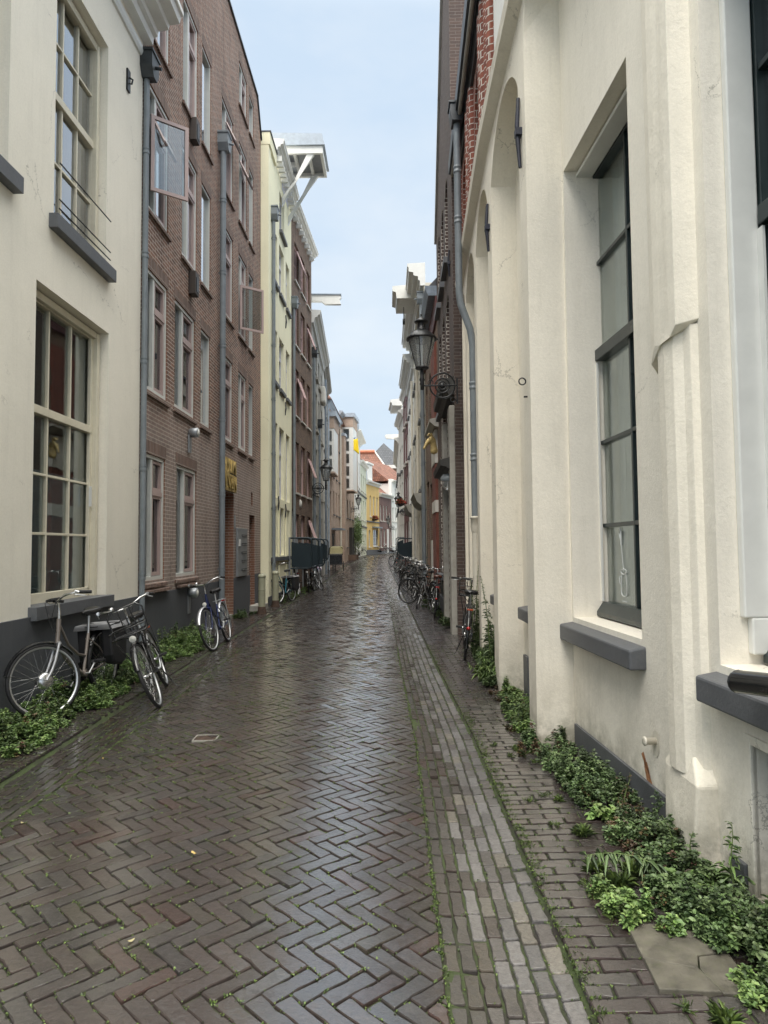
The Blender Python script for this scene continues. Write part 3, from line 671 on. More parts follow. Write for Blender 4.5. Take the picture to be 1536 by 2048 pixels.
# --- narrow grey houses ---------------------------------------------------
f = L5 = Fac('grey_stone_house', 'narrow grey house with white cornice and hoist beam left of the street', 'house', (-3.2, 27.12), (-3.55, 35), -1, 10.7, M['stone'], G_L)
for a in (.7, 2.3, 4.1, 6.0):
    for z0, z1 in ((1.0, 3.0), (3.9, 5.9), (6.7, 8.4), (9.0, 10.2)): f.window(a, a + .9, z0, z1, .08, 'white', 2, 2, fw=.07, curtain=('both', None), sill=('stone', .08, .1, .04))
f.wall(); f.cornice('cornice', .05, f.L - .1, 10.7, .5, .38, 'white', 3)
f.pipe(.22, .1, 9.3, .08, .06, 'grey_pipe', hop_mat='dark_zinc'); f.pipe(3.6, .2, 7.0, .08, .05, 'zinc', hop_mat='dark_zinc')
b = f.mb(); b.prism([(.9, .6, 12.15), (.9, -1.12, 12.15), (.9, -1.18, 12.05), (.9, -1.10, 11.95), (.9, -1.16, 11.76), (.9, -.5, 11.76), (.9, -.35, 11.88), (.9, .6, 11.88)], (.18, 0, 0))
hb = b.build('hoist_beam', M['white'], f.root); b = f.mb(); b.box(.86, 1.12, -1.18, .6, 12.15, 12.19); b.build('beam_cap', M['zinc'], hb)
f.part('gable_block', .5, 1.6, 11.2, 12.45, -.7, -.2, M['stone']); f.part('ornament', 5.5, 6.5, 8.6, 9.4, 0, .25, M['white_stone'], bevel=.08)
f = Fac('grey_pipe_house', 'narrow grey house behind grey downpipes, next to beige apartments', 'house', (-3.55, 35.02), (-4.0, 42), -1, 11.0, M['grey_wall'], G_L)
for a in (.8, 2.6, 4.4):
    for z0, z1 in ((1.2, 3.0), (4.0, 5.8), (6.8, 8.4), (9.2, 10.4)): f.window(a, a + 1.0, z0, z1, .08, 'white', 2, 2, fw=.07, sill=('stone', .08, .1, .04))
f.wall(); f.cornice('cornice', .05, f.L - .1, 10.9, .4, .3, 'stone', 2); f.pipe(.4, .2, 10.4, .12, .06, 'zinc', hopper=False); f.pipe(5.9, .2, 10.2, .1, .06, 'zinc_light', hopper=False)
# --- beige apartments with white oriels ------------------------------------
def oriel(f, a, c, out, z0, z1, nb=4):
    b = f.mb(); f.bx(b, a, c, z1 - .75, z1, 0, out); f.bx(b, c - .25, c, z0, z1 - .75, 0, out); f.bx(b, a, c - .25, z0 - .1, z0, 0, out); o = b.build('oriel', M['brick_beige'], f.root)
    b = f.mb(); f.bx(b, a + .02, c - .27, z0, z1 - .76, 0, out - .02); b.build('oriel_panel', M['white'], o)
    b = f.mb(); n = nb
    for i in range(n):
        za = z0 + (z1 - .8 - z0) * i / n + .12; zb = z0 + (z1 - .8 - z0) * (i + 1) / n - .1; b.box(a + .012, a + .02, -.08, -(out * .62), za, zb)
    b.build('pane', M['glass'], o); b = f.mb(); f.bx(b, a - .12, c + .12, z1, z1 + .3, -.2, out + .14); b.build('oriel_cornice', M['zinc_light'], o)
f = Fac('beige_apartment_house', 'beige brick apartments with white oriel, orange tiled roof above', 'house', (-4.0, 42.02), (-3.86, 50), -1, 10.6, M['brick_beige'], G_L)
for a in (3.3, 5.2, 6.9):
    for z0, z1 in ((1.5, 3.0), (3.8, 5.4), (6.3, 7.9), (8.5, 9.9)): f.window(a, a + .75, z0, z1, .08, 'white', 1, 2, fw=.08, sill=('sill_grey', .07, .08, .04))
f.window(1.0, 1.9, 3.0, 5.2, .08, 'white', 2, 3, fw=.08)
oriel(f, .1, 2.9, .42, 6.3, 9.75, 3); f.wall(); f.cornice('cornice', 0, f.L, 10.5, .3, .25, 'zinc_light', 2)
f.part('door_canopy', 2.2, 4.6, 2.75, 2.85, 0, .7, M['zinc']); f.part('door', 2.5, 3.5, .2, 2.5, 0, .03, M['stone_dark']); f.pipe(7.8, .4, 10.3, .08, .07, 'cream_pipe', hopper=False)
b = f.mb(); b.add([(-.2, -.3, 10.8), (-.2, 6, 10.8), (9.5, 6, 10.8), (9.5, -.3, 10.8), (2.2, .9, 12.6), (7.4, .9, 12.6)], [(0, 3, 5, 4), (0, 4, 1), (1, 4, 5, 2), (2, 5, 3), (0, 1, 2, 3)]); b.build('roof', M['tile_orange'], f.root)
f = Fac('beige_corner_house', 'beige brick apartments with tall white oriel where the flag hangs', 'house', (-3.86, 50.02), (-3.27, 58.5), -1, 11.5, M['brick_beige'], G_L)
for a in (1.6, 3.6, 5.2, 7.0):
    for z0, z1 in ((1.6, 3.0), (3.9, 5.4), (6.8, 8.3), (9.3, 10.6)):
        if 1.5 < a < 4 and z0 > 5.5: continue
        f.window(a, a + .75, z0, z1, .08, 'white', 1, 2, fw=.08, sill=('sill_grey', .07, .08, .04))
f.part('side_block', .4, 1.4, .4, 9.9, 0, .30, M['brick_beige']); f.part('side_cap', .35, 1.45, 9.9, 10.1, 0, .38, M['zinc_light'])
oriel(f, 1.5, 4.2, .82, 5.95, 11.5, 5); f.wall(); f.cornice('cornice', 0, f.L, 11.4, .3, .25, 'zinc_light', 2); f.pipe(1.5, .5, 5.8, .08, .07, 'cream_pipe', hopper=False)
f.part('doorway', 5.0, 6.4, .4, 3.2, 0, .25, M['stone_dark']); f.part('stone_block', 4.4, 4.9, .3, 1.0, 0, .6, M['brick_oldbrown']); f.part('stone_block', 6.7, 7.2, .4, 1.0, 0, .5, M['brick_oldbrown'])
b = f.mb(); b.lathe([(.0, -.6), (.5, -.55), (.6, 0), (.6, .35)], (7.9, .1, 12.0), 16, axis='x'); b.build('roof_dormer', M['zinc_light'], f.root)
# --- far houses of the left row --------------------------------------------
def far(name, label, A, B, zt, mat, wins, frame='white', corn='white', side=-1, grp=G_L, co=.35, band=None, plinth=None, arch=0, curtain=None, sill='white_stone', dep=7.0):
    f = Fac(name, label, 'house', A, B, side, zt, M[mat], grp, depth=dep)
    for a, c, z0, z1 in wins: f.window(a * f.L, c * f.L, z0, z1, .09, frame, 2, 2, fw=.09, bar=.05, sill=(sill, .08, .08, .06), arch=arch, curtain=curtain)
    f.wall()
    if corn: f.cornice('cornice', 0, f.L, zt, .4, co, corn, 2)
    for z in band or (): f.part('string_course', 0, f.L, z, z + .13, 0, .09, M['sill_grey'])
    if plinth: f.part('plinth', 0, f.L, f.z0, f.z0 + plinth, 0, .04, M['sill_grey'])
    return f
third = [(.10, .26), (.42, .58), (.74, .90)]
grid = lambda cols, rows: [(a, c, z0, z1) for a, c in cols for z0, z1 in rows]
far('white_house', 'white plastered house just beyond the blue and yellow flag', (-3.27, 58.52), (-3.1, 66), 11.4, 'white_wall', grid(third, ((1.3, 3.4), (4.4, 6.2), (7.2, 9.6))), co=.6, band=(4.0, 6.7))
far('pale_green_house', 'pale green plastered house between white house and ochre house', (-3.1, 66.02), (-2.75, 72), 9.7, 'mint_wall', grid(third, ((1.7, 2.9), (4.3, 6.3), (7.2, 8.8))), frame='mint_wall' if False else 'white', band=(3.6, 6.7))
f = far('ochre_house', 'ochre yellow plastered house with a grey dormer', (-2.75, 72.02), (-1.5, 77), 8.3, 'ochre_wall', [(.25, .37, 4.9, 7.2), (.52, .64, 4.9, 7.2), (.78, .9, 4.9, 7.2), (.16, .3, 1.6, 3.5), (.5, .9, 1.7, 3.6)], arch=.18, band=(4.3,), plinth=.7)
f.part('dormer', .9, 3.0, 8.7, 10.6, -2.6, -.2, M['zinc_light']); f.part('dormer_cap', .7, 3.2, 10.6, 10.8, -2.7, -.05, M['white']); f.part('dormer_window', 1.1, 2.8, 8.9, 10.5, -.2, -.12, M['white']); f.part('shop_canopy', 2.2, 4.7, 3.7, 3.85, 0, .5, M['zinc'])
b = f.mb(); b.prism([(-.3, .2, 8.65), (-.3, 4, 12.2), (-.3, 7, 8.65)], (5.7, 0, 0)); b.build('roof', M['tile_orange'], f.root)
f = far('purple_brick_house', 'purple brown brick house with a wide white eave', (-1.5, 77.02), (-.12, 82), 7.35, 'brick_purple', [(.08, .2, 4.6, 6.4), (.32, .44, 4.6, 6.4), (.56, .68, 4.6, 6.4), (.82, .93, 4.0, 5.7), (.1, .22, 1.6, 3.7), (.36, .48, 1.6, 3.7), (.84, .95, 1.6, 3.7)], plinth=.5)
f.part('door', 3.1, 3.7, .9, 3.7, 0, .05, M['white'])
b = f.mb(); b.prism([(-.3, .2, 7.7), (-.3, 4, 11.0), (-.3, 7, 7.7)], (5.7, 0, 0)); b.build('roof', M['tile_orange'], f.root)
f = far('white_gable_house', 'white plastered house closing the view at the bend', (-.12, 82.02), (4.0, 92), 9.3, 'white_wall', [(.02 + i * .09, .065 + i * .09, z0, z1) for i in range(6) for z0, z1 in ((1.7, 3.9), (4.7, 6.4), (7.2, 8.7))], plinth=.5)
f.part('gable_pier', -.25, .5, 7.6, 9.8, -.3, .1, M['white_wall'])
b = f.mb(); b.prism([(-.3, .2, 9.6), (-.3, 4, 12.6), (-.3, 7, 9.6)], (9, 0, 0)); b.build('roof', M['tile_orange'], f.root)
# --- big roofs behind ---------------------------------------------------------
t = thing('orange_tiled_house', 'large orange tiled roof rising behind the ochre house', 'house', (-5.0, 97, 0))
b = MB(); b.box(-4, 6.5, -4, 6, -.5, 8.5); b.build('wall', M['brick_beige'], t)
b = MB(); b.add([(-4.6, -5, 8.3), (7.0, -5, 8.3), (7.0, 7, 8.3), (-4.6, 7, 8.3), (-4.6, 1, 15.4), (2.5, 1, 15.4)], [(0, 1, 5, 4), (1, 2, 5), (2, 3, 4, 5), (3, 0, 4), (0, 3, 2, 1)]); rf = b.build('roof', M['tile_orange'], t)
b = MB(); b.tube([(-4.6, .9, 15.35), (2.5, .9, 15.35)], .32, 6); b.build('ridge_tile', M['tile_ridge'], rf); b = MB(); b.tube([(2.5, 1, 15.42), (7.0, -5, 8.35)], .12, 6); b.build('hip_tile', M['white_stone'], rf)
t = thing('slate_roofed_house', 'steep grey slate roof behind the orange roof at the street end', 'house', (-.9, 104, 0))
b = MB(); b.box(-1.5, 3.6, -3.5, 5, -.5, 13.4); b.build('wall', M['brick_beige'], t); b = MB(); b.box(-1.8, 3.5, -4.0, -3.9, 13.2, 13.7); b.build('eave_board', M['white'], t)
b = MB(); b.add([(-3.6, -3.9, 13.6), (3.3, -3.9, 13.6), (3.3, 6, 13.6), (-3.6, 6, 13.6), (-.35, -.4, 17.5), (-.35, 3, 17.5)], [(0, 1, 4), (1, 2, 5, 4), (2, 3, 5), (3, 0, 4, 5), (0, 3, 2, 1)]); b.build('roof', M['tile_grey'], t)
# ================================================================= right row
G_R = 'house fronts on the right side'
CP, CR = M['cream_pier'], M['cream_right']
# --- the old cream building: recessed wall, piers and arches -----------------
f = R1 = Fac('arcaded_cream_building', 'old cream painted building with tall piers, arches and dark green windows, nearest right', 'building', (1.62, 1.3), (1.415, 5.42), +1, 6.3, CR, G_R)
root = f.root
def bigwin(f, a, c, z0, z1, rail, sill=True, splits=(.5,), bars=True):
    w = f.window(a, c, z0, z1, .24, 'black_green', 2, [3, 2], fw=.06, bar=.03, trans=rail, bevel=.004, curtain=('both', 'net'), pane='glass_soft')
    b = f.mb()   # white wood lining with its stopped chamfer, beside the dark frame
    for x0, x1 in ((a, a + .045), (c - .045, c)): f.bx(b, x0, x1, z0 + .22, z1 - .02, -.235, -.10); f.bx(b, x0, x1 + 0, z0 + .05, z0 + .22, -.235, -.135)
    f.bx(b, a + .045, c - .045, z1 - .05, z1 - .02, -.235, -.10); b.build('window_lining', M['white'], w, bevel=.008)
    for x0, x1 in ((a + .046, a + .088), (c - .088, c - .046)): f.part('sash_lining', x0, x1, z0 + .125, rail - .06, -.2385, -.225, M['white'], w)
    b = f.mb(); b.prism([(a + .03, -.185, z0 + .01), (a + .03, -.185, z0 + .045), (a + .03, -.235, z0 + .12), (a + .03, -.3, z0 + .12), (a + .03, -.3, z0 + .01)][::1], (c - a - .06, 0, 0)); b.build('bottom_rail', M['black_green'], w, bevel=.006)
    if sill:
        b = f.mb(); b.prism([(a - .05, -.22, z0 - .0), (a - .05, .10, z0 - .055), (a - .05, .10, z0 - .175), (a - .05, -.22, z0 - .175)], (c - a + .10, 0, 0)); b.build('window_sill', M['sill_grey'], w, bevel=.012)
    return w
o0 = 1.3
sW = lambda x, y: f.px(x, y)[0]
a1, c1 = sW(1285, 1300), sW(1122, 335)
w1 = bigwin(f, a1, c1, 1.0, 4.6, 3.08)
w2 = bigwin(f, .25, sW(1416, 1362) - .12, 1.0, 4.6, 3.12)
# chalk drawing of a jug with a feather on the lower pane
b = f.mb(); yy = -.276; cx = c1 - .40
J = lambda pts, r=.004: b.tube([(cx + x * .62, yy, 1.19 + z * .68) for x, z in pts], r * .8, 4)
J([(-.07 + .0 * i, 0) for i in range(1)] + [(-.085, .02), (-.09, .12), (-.06, .25)]); J([(.085, .02), (.09, .12), (.06, .25)]); J([(.085 * math.cos(q), .03 + -.04 * math.sin(q)) for q in [i * PI / 8 for i in range(9)]], .006)
b.tube([(cx + .052 * math.cos(q), yy, 1.365 + .02 * math.sin(q)) for q in [i * PI / 6 for i in range(12)]], .005, 4, closed=True)
J([(.09, .2), (.14, .2), (.14, .14), (.1, .12)]); J([(.0, .26), (.03, .42), (.06, .62)]); J([(.05, .6), (.11, .68)], .009); J([(.06, .55), (.04, .7)], .008); J([(.05, .62), (.08, .74)], .006)
for i in range(9): J([(.13 - i * .032, -.13), (.13 - i * .032 - .012, -.10 - .02 * (i % 2)), (.13 - i * .032 - .02, -.13)], .0025)
for i in range(5): J([(.07 - i * .03, -.07), (.055 - i * .03, -.055), (.05 - i * .03, -.07)], .002)
b.build('chalk_drawing', M['chalk'], w1)
f.hole(.62, sW(1505, 1500), .06, .70, .10)
f.wall('recessed_wall', chop=None, ends=True)
cs = f.part('cellar_shutter', .64, sW(1505, 1500) - .02, .05, .69, -.10, -.06, M['slate_strip'])
e0 = sW(1505, 1500)
b = f.mb(); f.bx(b, e0 - .0, e0 + .05, .02, .74, -.02, .012); f.bx(b, .57, .62, .02, .74, -.02, .012); f.bx(b, .62, e0, .70, .74, -.02, .012); b.build('shutter_frame', CR, cs, bevel=.004)
f.part('slate_plinth', e0 + .06, 3.28 - o0 - .1, -.1, .17, 0, .022, M['slate_strip'], bevel=.004); f.part('slate_plinth', .0, .56, -.1, .17, 0, .022, M['slate_strip'], bevel=.004)
f.part('slate_plinth', 3.80 - o0, 5.40 - o0, -.1, .185, 0, .022, M['slate_strip'], bevel=.004)
f.anchor(c1 + .06, 5.35, .5, .02)
# drain spout, its niche and the bare brick below
q = f.px(1312, 1482); b = f.mb(); b.lathe([(.012, -.02), (.02, -.02), (.02, .06), (.026, .06), (.026, .07), (.012, .07)], (q[0], 0, q[1]), 14, axis='y'); b.build('drain_spout', M['cream_pipe'], root)
b = f.mb(); n = 14; b.add([(q[0], .003, q[1] - .03)] + [(q[0] + .045 * math.cos(i * 2 * PI / n), .003, q[1] - .015 + .075 * math.sin(i * 2 * PI / n)) for i in range(n)], [(0, 1 + i, 1 + (i + 1) % n) for i in range(n)]); b.build('spout_plate', M['cream_pipe'], root)
q = f.px(1303, 1560); pts = [(-.10, .13), (-.075, .15), (-.07, .07), (-.05, .02), (-.03, -.02), (-.005, -.10), (.03, -.15), (.075, -.16), (.09, -.12), (.05, -.08), (.045, -.02), (.01, .02), (-.02, .05), (-.04, .11), (-.06, .08)]
b = f.mb(); b.add([(q[0], .004, q[1])] + [(q[0] - x * 1.25, .004, q[1] + z * 1.1 - .03) for x, z in pts], [(0, 1 + i, 1 + (i + 1) % len(pts)) for i in range(len(pts))]); b.build('bare_brick_patch', M['rust_stain'], root)
# black pipe end on the second sill
b = f.mb(); qx = .25; b.tube([(1.05, .10, 1.06), (1.45, .19, 1.02)], .045, 16, caps=False); b.tube([(1.05, .10, 1.06), (1.45, .19, 1.02)], .037, 16, caps=False); b.ring((1.45, .19, 1.02), .041, .006, 'x', 16, 5); b.build('black_pipe_end', M['bike_black'], root)
# near pier: slab above, half-octagon shaft, base block with sloped cap
def W3(x, y, z): return f.M.inverted() @ Vector((x, y, z))
b = f.mb(); X = lambda D: D - o0
pf = lambda out, D0, D1, ch: [(X(D0), -.02), (X(D0) + ch * .2, out), (X(D1) - ch, out), (X(D1), -.02)]
zt, zj = 6.3, 2.66
j = [(X(3.33), -.02, zj + .02), (X(3.36), .105, zj - .01), (X(3.42), .11, zj - .05), (X(3.46), .11, zj - .02), (X(3.52), .115, zj - .06), (X(3.58), .115, zj - .05), (X(3.66), .10, zj - .13), (X(3.78), -.02, zj - .2)]
vs = j + [(x, y, zt) for x, y, _ in j]; n = len(j)
b.add(vs, [(i, i + 1, n + i + 1, n + i) for i in range(n - 1)] + [tuple(range(n))[::-1], (0, n, 2 * n - 1, n - 1)]); b.build('pier_slab', CP, root, bevel=.004)
b = f.mb(); shaft = [(X(3.34), -.02), (X(3.36), .035), (X(3.40), .05), (X(3.43), .09), (X(3.50), .105), (X(3.58), .10), (X(3.64), .055), (X(3.68), .045), (X(3.73), -.02)]
n = len(shaft); vs = [(x, y, .44) for x, y in shaft] + [(x + random.uniform(-.004, .004), y, 1.4) for x, y in shaft] + [(x, y, zj - .005) for x, y in shaft]
b.add(vs, [(k * n + i, k * n + i + 1, (k + 1) * n + i + 1, (k + 1) * n + i) for k in range(2) for i in range(n - 1)]); b.build('pier_shaft', CP, root, bevel=.003)
b = f.mb(); base = [(X(3.30), -.02), (X(3.33), .13), (X(3.66), .10), (X(3.74), .06), (X(3.76), -.02)]; n = len(base); base2 = [(X(3.30) + .0, -.01), (X(3.30) + .002, .10), (X(3.66), .085), (X(3.74), .05), (X(3.76), -.02)]
vs = [(x, y, -.1) for x, y in base] + [(x, y, .42) for x, y in base2] + [(X(3.38), -.02, .55), (X(3.42), .06, .54), (X(3.6), .06, .52), (X(3.68), .03, .5), (X(3.72), -.02, .5)]
b.add(vs, [(k * n + i, k * n + i + 1, (k + 1) * n + i + 1, (k + 1) * n + i) for k in range(2) for i in range(n - 1)] + [tuple(range(2 * n, 3 * n))]); b.build('pier_base', CP, root, bevel=.012)
# second part of the recessed wall behind the arcade
g = Fac('x', None, '', (1.415, 5.42), (1.35, 12.05), +1, 6.3, CR, depth=.9, core=.8).child_of(root); D1 = 5.42
wA = bigwin(g, 6.05 - D1, 7.15 - D1, .98, 4.52, 3.1); bigwin(g, 8.1 - D1, 9.05 - D1, .98, 4.52, 3.1)
g.hole(6.3 - D1, 7.05 - D1, .06, .72, .10, arch=.14); g.wall('recessed_wall'); g.part('cellar_shutter', 6.31 - D1, 7.04 - D1, .0, .71, -.10, -.06, M['slate_strip'])
g.part('slate_plinth', 7.1 - D1, 7.3 - D1, -.1, .42, 0, .03, M['slate_strip'])
for D_ in (7.62,): g.part('slate_plinth', D_ - D1, 11.9 - D1, -.1, .2, 0, .022, M['slate_strip'])
# arcade front: piers with arches between
def arcade(A, B, holes, name='arcade_wall', d=.30):
    h = Fac('x', None, '', A, B, +1, 6.12, CP, depth=.3, core=.2).child_of(root)
    for (a, c, zc, rise) in holes: h.hole(a, c, -.12, zc, d - .08, arch=rise)
    h.wall(name, core=False, ends=True, reveal=CP, noroof=True); return h
h1 = arcade((1.12, 5.45), (1.125, 7.6), [(.29, 1.94, 6.0, .46)])
h1.anchor(.16, 5.05, .62, .02); h1.anchor(2.08, 5.15, .55, .02)
b = h1.mb(); b.ring((.13, .04, f.px(1052, 821)[1]), .028, .006, 'x', 14, 5); b.tube([(.13, 0, 2.79), (.13, .03, 2.79)], .008, 6); b.build('hook_ring', M['black_iron'], root)
h2 = arcade((1.125, 7.6), (1.27, 12.0), [(.12, 1.62, 5.98, .44), (1.92, 3.4, 5.98, .44), (3.68, 4.3, 5.9, .25)], d=.27)
b = h2.mb()
# near arch between the first two piers, high up
h0 = Fac('x', None, '', (1.50, 3.32), (1.12, 5.45), +1, 7.4, CP, depth=.3, core=.2).child_of(root)
h0.hole(.38, h0.L + .01, 4.0, 7.15, .16, arch=1.6); h0.z0 = 5.25; h0.wall('arch_wall', core=False, ends=False, reveal=CP, noroof=True)
b = h0.mb(); h0.bx(b, -.3, h0.L, 7.4, 7.55, -.3, .02); b.build('arch_cap', CP, root)
# ledge above the arches
for A, B, nm in (((1.12, 5.3), (1.125, 7.6), 'ledge'), ((1.125, 7.6), (1.27, 12.0), 'ledge')):
    l = Fac('x', None, '', A, B, +1, 6.3, CP).child_of(root); l.profile(nm, 0, l.L + .01, [(-.05, 5.98 + .14), (.0, 6.10), (.10, 6.17), (.115, 6.26), (-.3, 6.34), (-.3, 6.12)], CP)
# upper storey: white then moulded red brick, with gutter
u = Fac('x', None, '', (1.12, 3.4), (1.15, 7.15), +1, 8.7, M['white_wall'], depth=6, core=.5, base=6.3).child_of(root); u.window(1.0, 2.2, 7.0, 8.0, .12, 'white', 2, 2); u.wall('upper_wall')
u = Fac('x', None, '', (1.15, 7.17), (1.27, 12.1), +1, 8.7, M['brick_red'], depth=6, core=.7, base=6.3).child_of(root)
for a in (1.2, 3.3): u.window(a, a + .9, 6.6, 7.95, .2, 'white', 2, 2, arch=.4)
u.wall('upper_brick_wall', reveal=M['brick_red'])
for a in (.1, .32, .75, .97, 2.3, 2.55, 2.85, 4.4, 4.62):
    b = u.mb(); r = .075; b.tube([(a, .0, 6.3), (a, .0, 8.1)], r, 12, caps=False); b.build('brick_shaft', M['brick_red'], root)
for a in (.21, 2.42, 2.7): u.part('white_joint', a - .012, a + .012, 6.3, 8.1, 0, .03, M['white_stone'])
b = u.mb(); b.prism([(-3.8, 0, 8.1), (-3.8, .04, 8.1), (-3.8, .07, 8.28), (-3.8, .19, 8.3), (-3.8, .20, 8.5), (-3.8, 0, 8.52)], (u.L + 3.75, 0, 0)); gut = b.build('gutter', M['dark_zinc'], root)
b = u.mb(); b.tube([(-3.8, .13, 8.25), (u.L - .1, .13, 8.25)], .03, 8); b.build('gutter_rim', M['stone'], gut)
# downpipe that bends back round the ledge
P = lambda X_, D_, z: (X_, D_, z)
b = MB(); b.tube([P(1.06, 10.35, 8.2), P(1.06, 10.35, 5.5), P(1.08, 10.35, 5.3), P(1.22, 10.35, 4.9), P(1.255, 10.35, 4.65), P(1.255, 10.35, 1.98)], .055, 14); b.x = None
dp = b.build('downpipe', M['grey_pipe'], None); dp.parent = root; dp.matrix_parent_inverse = (Matrix.Translation(root.location) @ root.rotation_euler.to_matrix().to_4x4()).inverted()
INV = dp.matrix_parent_inverse.copy()
def under(o, mat=INV): o.parent = root; o.matrix_parent_inverse = mat; return o
b = MB()
for z in (7.4, 6.6, 4.0, 2.9):
    x = 1.06 if z > 5.9 else 1.255; b = MB()
    b.lathe([(.056, z - .04), (.062, z - .035), (.066, z - .02), (.062, z), (.058, z + .005), (.058, z + .035), (.062, z + .04), (.066, z + .055), (.062, z + .075), (.056, z + .08)], (x, 10.35, 0), 14)
    under(b.build('pipe_collar', M['grey_pipe']))
b = MB(); b.tube([(1.255, 10.35, 1.85), (1.255, 10.35, -.1)], .052, 14); b.lathe([(.058, 1.78), (.075, 1.86), (.072, 1.98), (.08, 1.985), (.08, 2.02), (.06, 2.02)], (1.255, 10.35, 0), 16); under(b.build('drain_pipe', M['cream_pipe']))
b = MB(); b.prism([(.98, 10.22, 8.15), (1.14, 10.22, 8.15), (1.17, 10.22, 8.3), (1.17, 10.22, 8.42), (.95, 10.22, 8.42), (.95, 10.22, 8.3)], (0, .26, 0)); b.box(.93, 1.19, 10.20, 10.50, 8.42, 8.45); under(b.build('rain_hopper', M['dark_zinc']))

# --- dark brick house with stone doorway --------------------------------------
f = R2 = Fac('dark_brick_gable_house', 'tall dark brick gable house with arched windows and grey stone doorway', 'house', (1.13, 12.12), (1.17, 16.9), +1, 9.25, M['brick_dark'], G_R)
E0 = 12.12
for a, c in ((13.1, 13.85), (14.35, 15.05), (15.6, 16.3)):
    for z0, z1 in ((4.7, 6.6), (7.2, 8.95)):
        w = f.window(a - E0, c - E0, z0, z1, .07, 'white', 2, 2, fw=.09, fd=.12, arch=.32, curtain=('both', None)); f.part('window_sill', a - E0 - .1, c - E0 + .1, z0 - .12, z0, -.16, .10, M['sill_grey'], w)
w = f.window(15.2 - E0, 16.3 - E0, .95, 3.7, .05, 'white', 2, 3, fw=.09, fd=.12, curtain=('both', None)); f.part('window_sill', 15.1 - E0, 16.4 - E0, .83, .95, -.12, .12, M['sill_grey'], w)
f.hole(12.55 - E0, 13.95 - E0, -.1, 4.3, .35); f.wall(reveal=M['brick_darkedge'])
f.part('corner_brickwork', 14.4 - E0, 15.1 - E0, .0, 4.5, 0, .05, M['brick_darkedge'])
b = f.mb(); b.prism([(0, .0, 9.25), (f.L, .0, 9.25), (4.1, .0, 10.0), (1.8, .0, 12.7), (.6, .0, 14.1), (0, .0, 13.6)], (0, -.5, 0)); b.build('gable', M['brick_dark'], f.root)
b = f.mb(); b.prism([(f.L + .0, -.45, 9.2), (f.L + .08, -.45, 9.25), (4.15, -.45, 10.1), (4.07, -.45, 10.0)], (0, .50, 0)); b.prism([(4.15, -.45, 10.1), (4.07, -.45, 10.0), (.58, -.45, 14.08), (.6, -.45, 14.22)], (0, .50, 0)); b.build('verge_board', M['stone'], f.root)
d = f.part('door', 12.57 - E0, 13.85 - E0, .1, 2.9, -.34, -.28, M['stone_dark'])
f.part('door_pier', 12.14 - E0, 12.54 - E0, -.1, 4.1, 0, .10, M['stone'], bevel=.01); f.part('door_pier', 13.96 - E0, 14.30 - E0, -.1, 4.1, 0, .10, M['stone'], bevel=.01)
c = f.profile('door_hood', 12.16 - E0, 14.45 - E0, [(-.02, 2.95), (.10, 2.95), (.16, 3.0), (.26, 3.02), (.28, 3.12), (-.02, 3.2)], M['stone_dark'])
f.profile('upper_hood', 12.16 - E0, 14.45 - E0, [(-.02, 4.3), (.10, 4.3), (.16, 4.42), (.24, 4.44), (.26, 4.56), (-.02, 4.64)], M['stone_dark'])
f.part('door_panel', 12.56 - E0, 13.94 - E0, 3.2, 4.28, -.2, -.12, M['stone'])
f.part('plinth', 14.32 - E0, f.L, -.1, .42, 0, .06, M['plinth']); f.part('basement_grille', 15.2 - E0, 16.3 - E0, .45, .75, 0, .03, M['dark_zinc'])
for z in (6.9,): f.anchor(.5, z, .5)
t = thing('door_lantern', 'round dark glass lamp beside the grey stone doorway', 'lamp', f.W(.28, 2.78, .12), (0, 0, f.ang)); b = MB(); b.lathe([(0, .12), (.09, .10), (.13, .04), (.13, 0), (.12, -.02)], n=18); b.tube([(0, -.14, .0), (0, 0, .08)], .018, 6); b.build('lamp_cap', M['grey_pipe'], t); b = MB(); b.lathe([(.12, -.02), (.10, -.12), (.05, -.18), (0, -.19)], n=18); b.build('lamp_bowl', M['glass_clear'], t)

# --- low old brick house with red pilaster and the golden horse head ------------
f = R3 = Fac('old_brick_house', 'low old brown brick house with bright red pilaster and tiled roof', 'house', (1.17, 16.92), (1.12, 22.4), +1, 7.9, M['brick_oldbrown'], G_R)
f.window(2.6, 3.4, 1.2, 3.4, .12, 'white', 2, 2, fw=.08); f.window(2.6, 3.4, 4.9, 6.7, .12, 'white', 2, 2, fw=.08, arch=.2); f.window(4.2, 5.0, 4.9, 6.7, .12, 'white', 2, 2, fw=.08, arch=.2)
f.window(4.0, 5.1, .3, 3.6, .12, 'white', 2, 3, fw=.08); f.wall()
p = f.part('red_pilaster', .35, 1.55, -.1, 6.9, 0, .07, M['brick_redsmooth'])
for z0, z1 in ((2.45, 2.75), (3.7, 4.55)): f.part('stone_block', .33, 1.57, z0, z1, 0, .085, M['white_stone'], p)
f.part('stone_base', 1.6, 2.3, -.1, 1.75, 0, .08, M['white_stone']); f.profile('string_course', 0, 2.4, [(-.01, 4.56), (.10, 4.58), (.22, 4.7), (.22, 4.76), (-.01, 4.8)], M['stone'])
f.part('timber_band', 0, f.L, 7.3, 7.9, 0, .05, M['maroon'])
b = f.mb(); b.prism([(0, 0, 7.9), (0, .22, 7.9), (0, .3, 8.1), (0, .3, 8.15), (0, 0, 8.15)], (f.L, 0, 0)); g_ = b.build('gutter', M['zinc'], f.root)
b = f.mb(); b.prism([(.05, .2, 8.16), (.05, -3.2, 11.8), (.05, -6.6, 8.16)], (f.L - .1, 0, 0)); b.build('roof', M['tile_grey'], f.root); f.part('chimney_pot', 1.2, 1.5, 8.4, 9.6, -.5, -.2, M['zinc_light'])
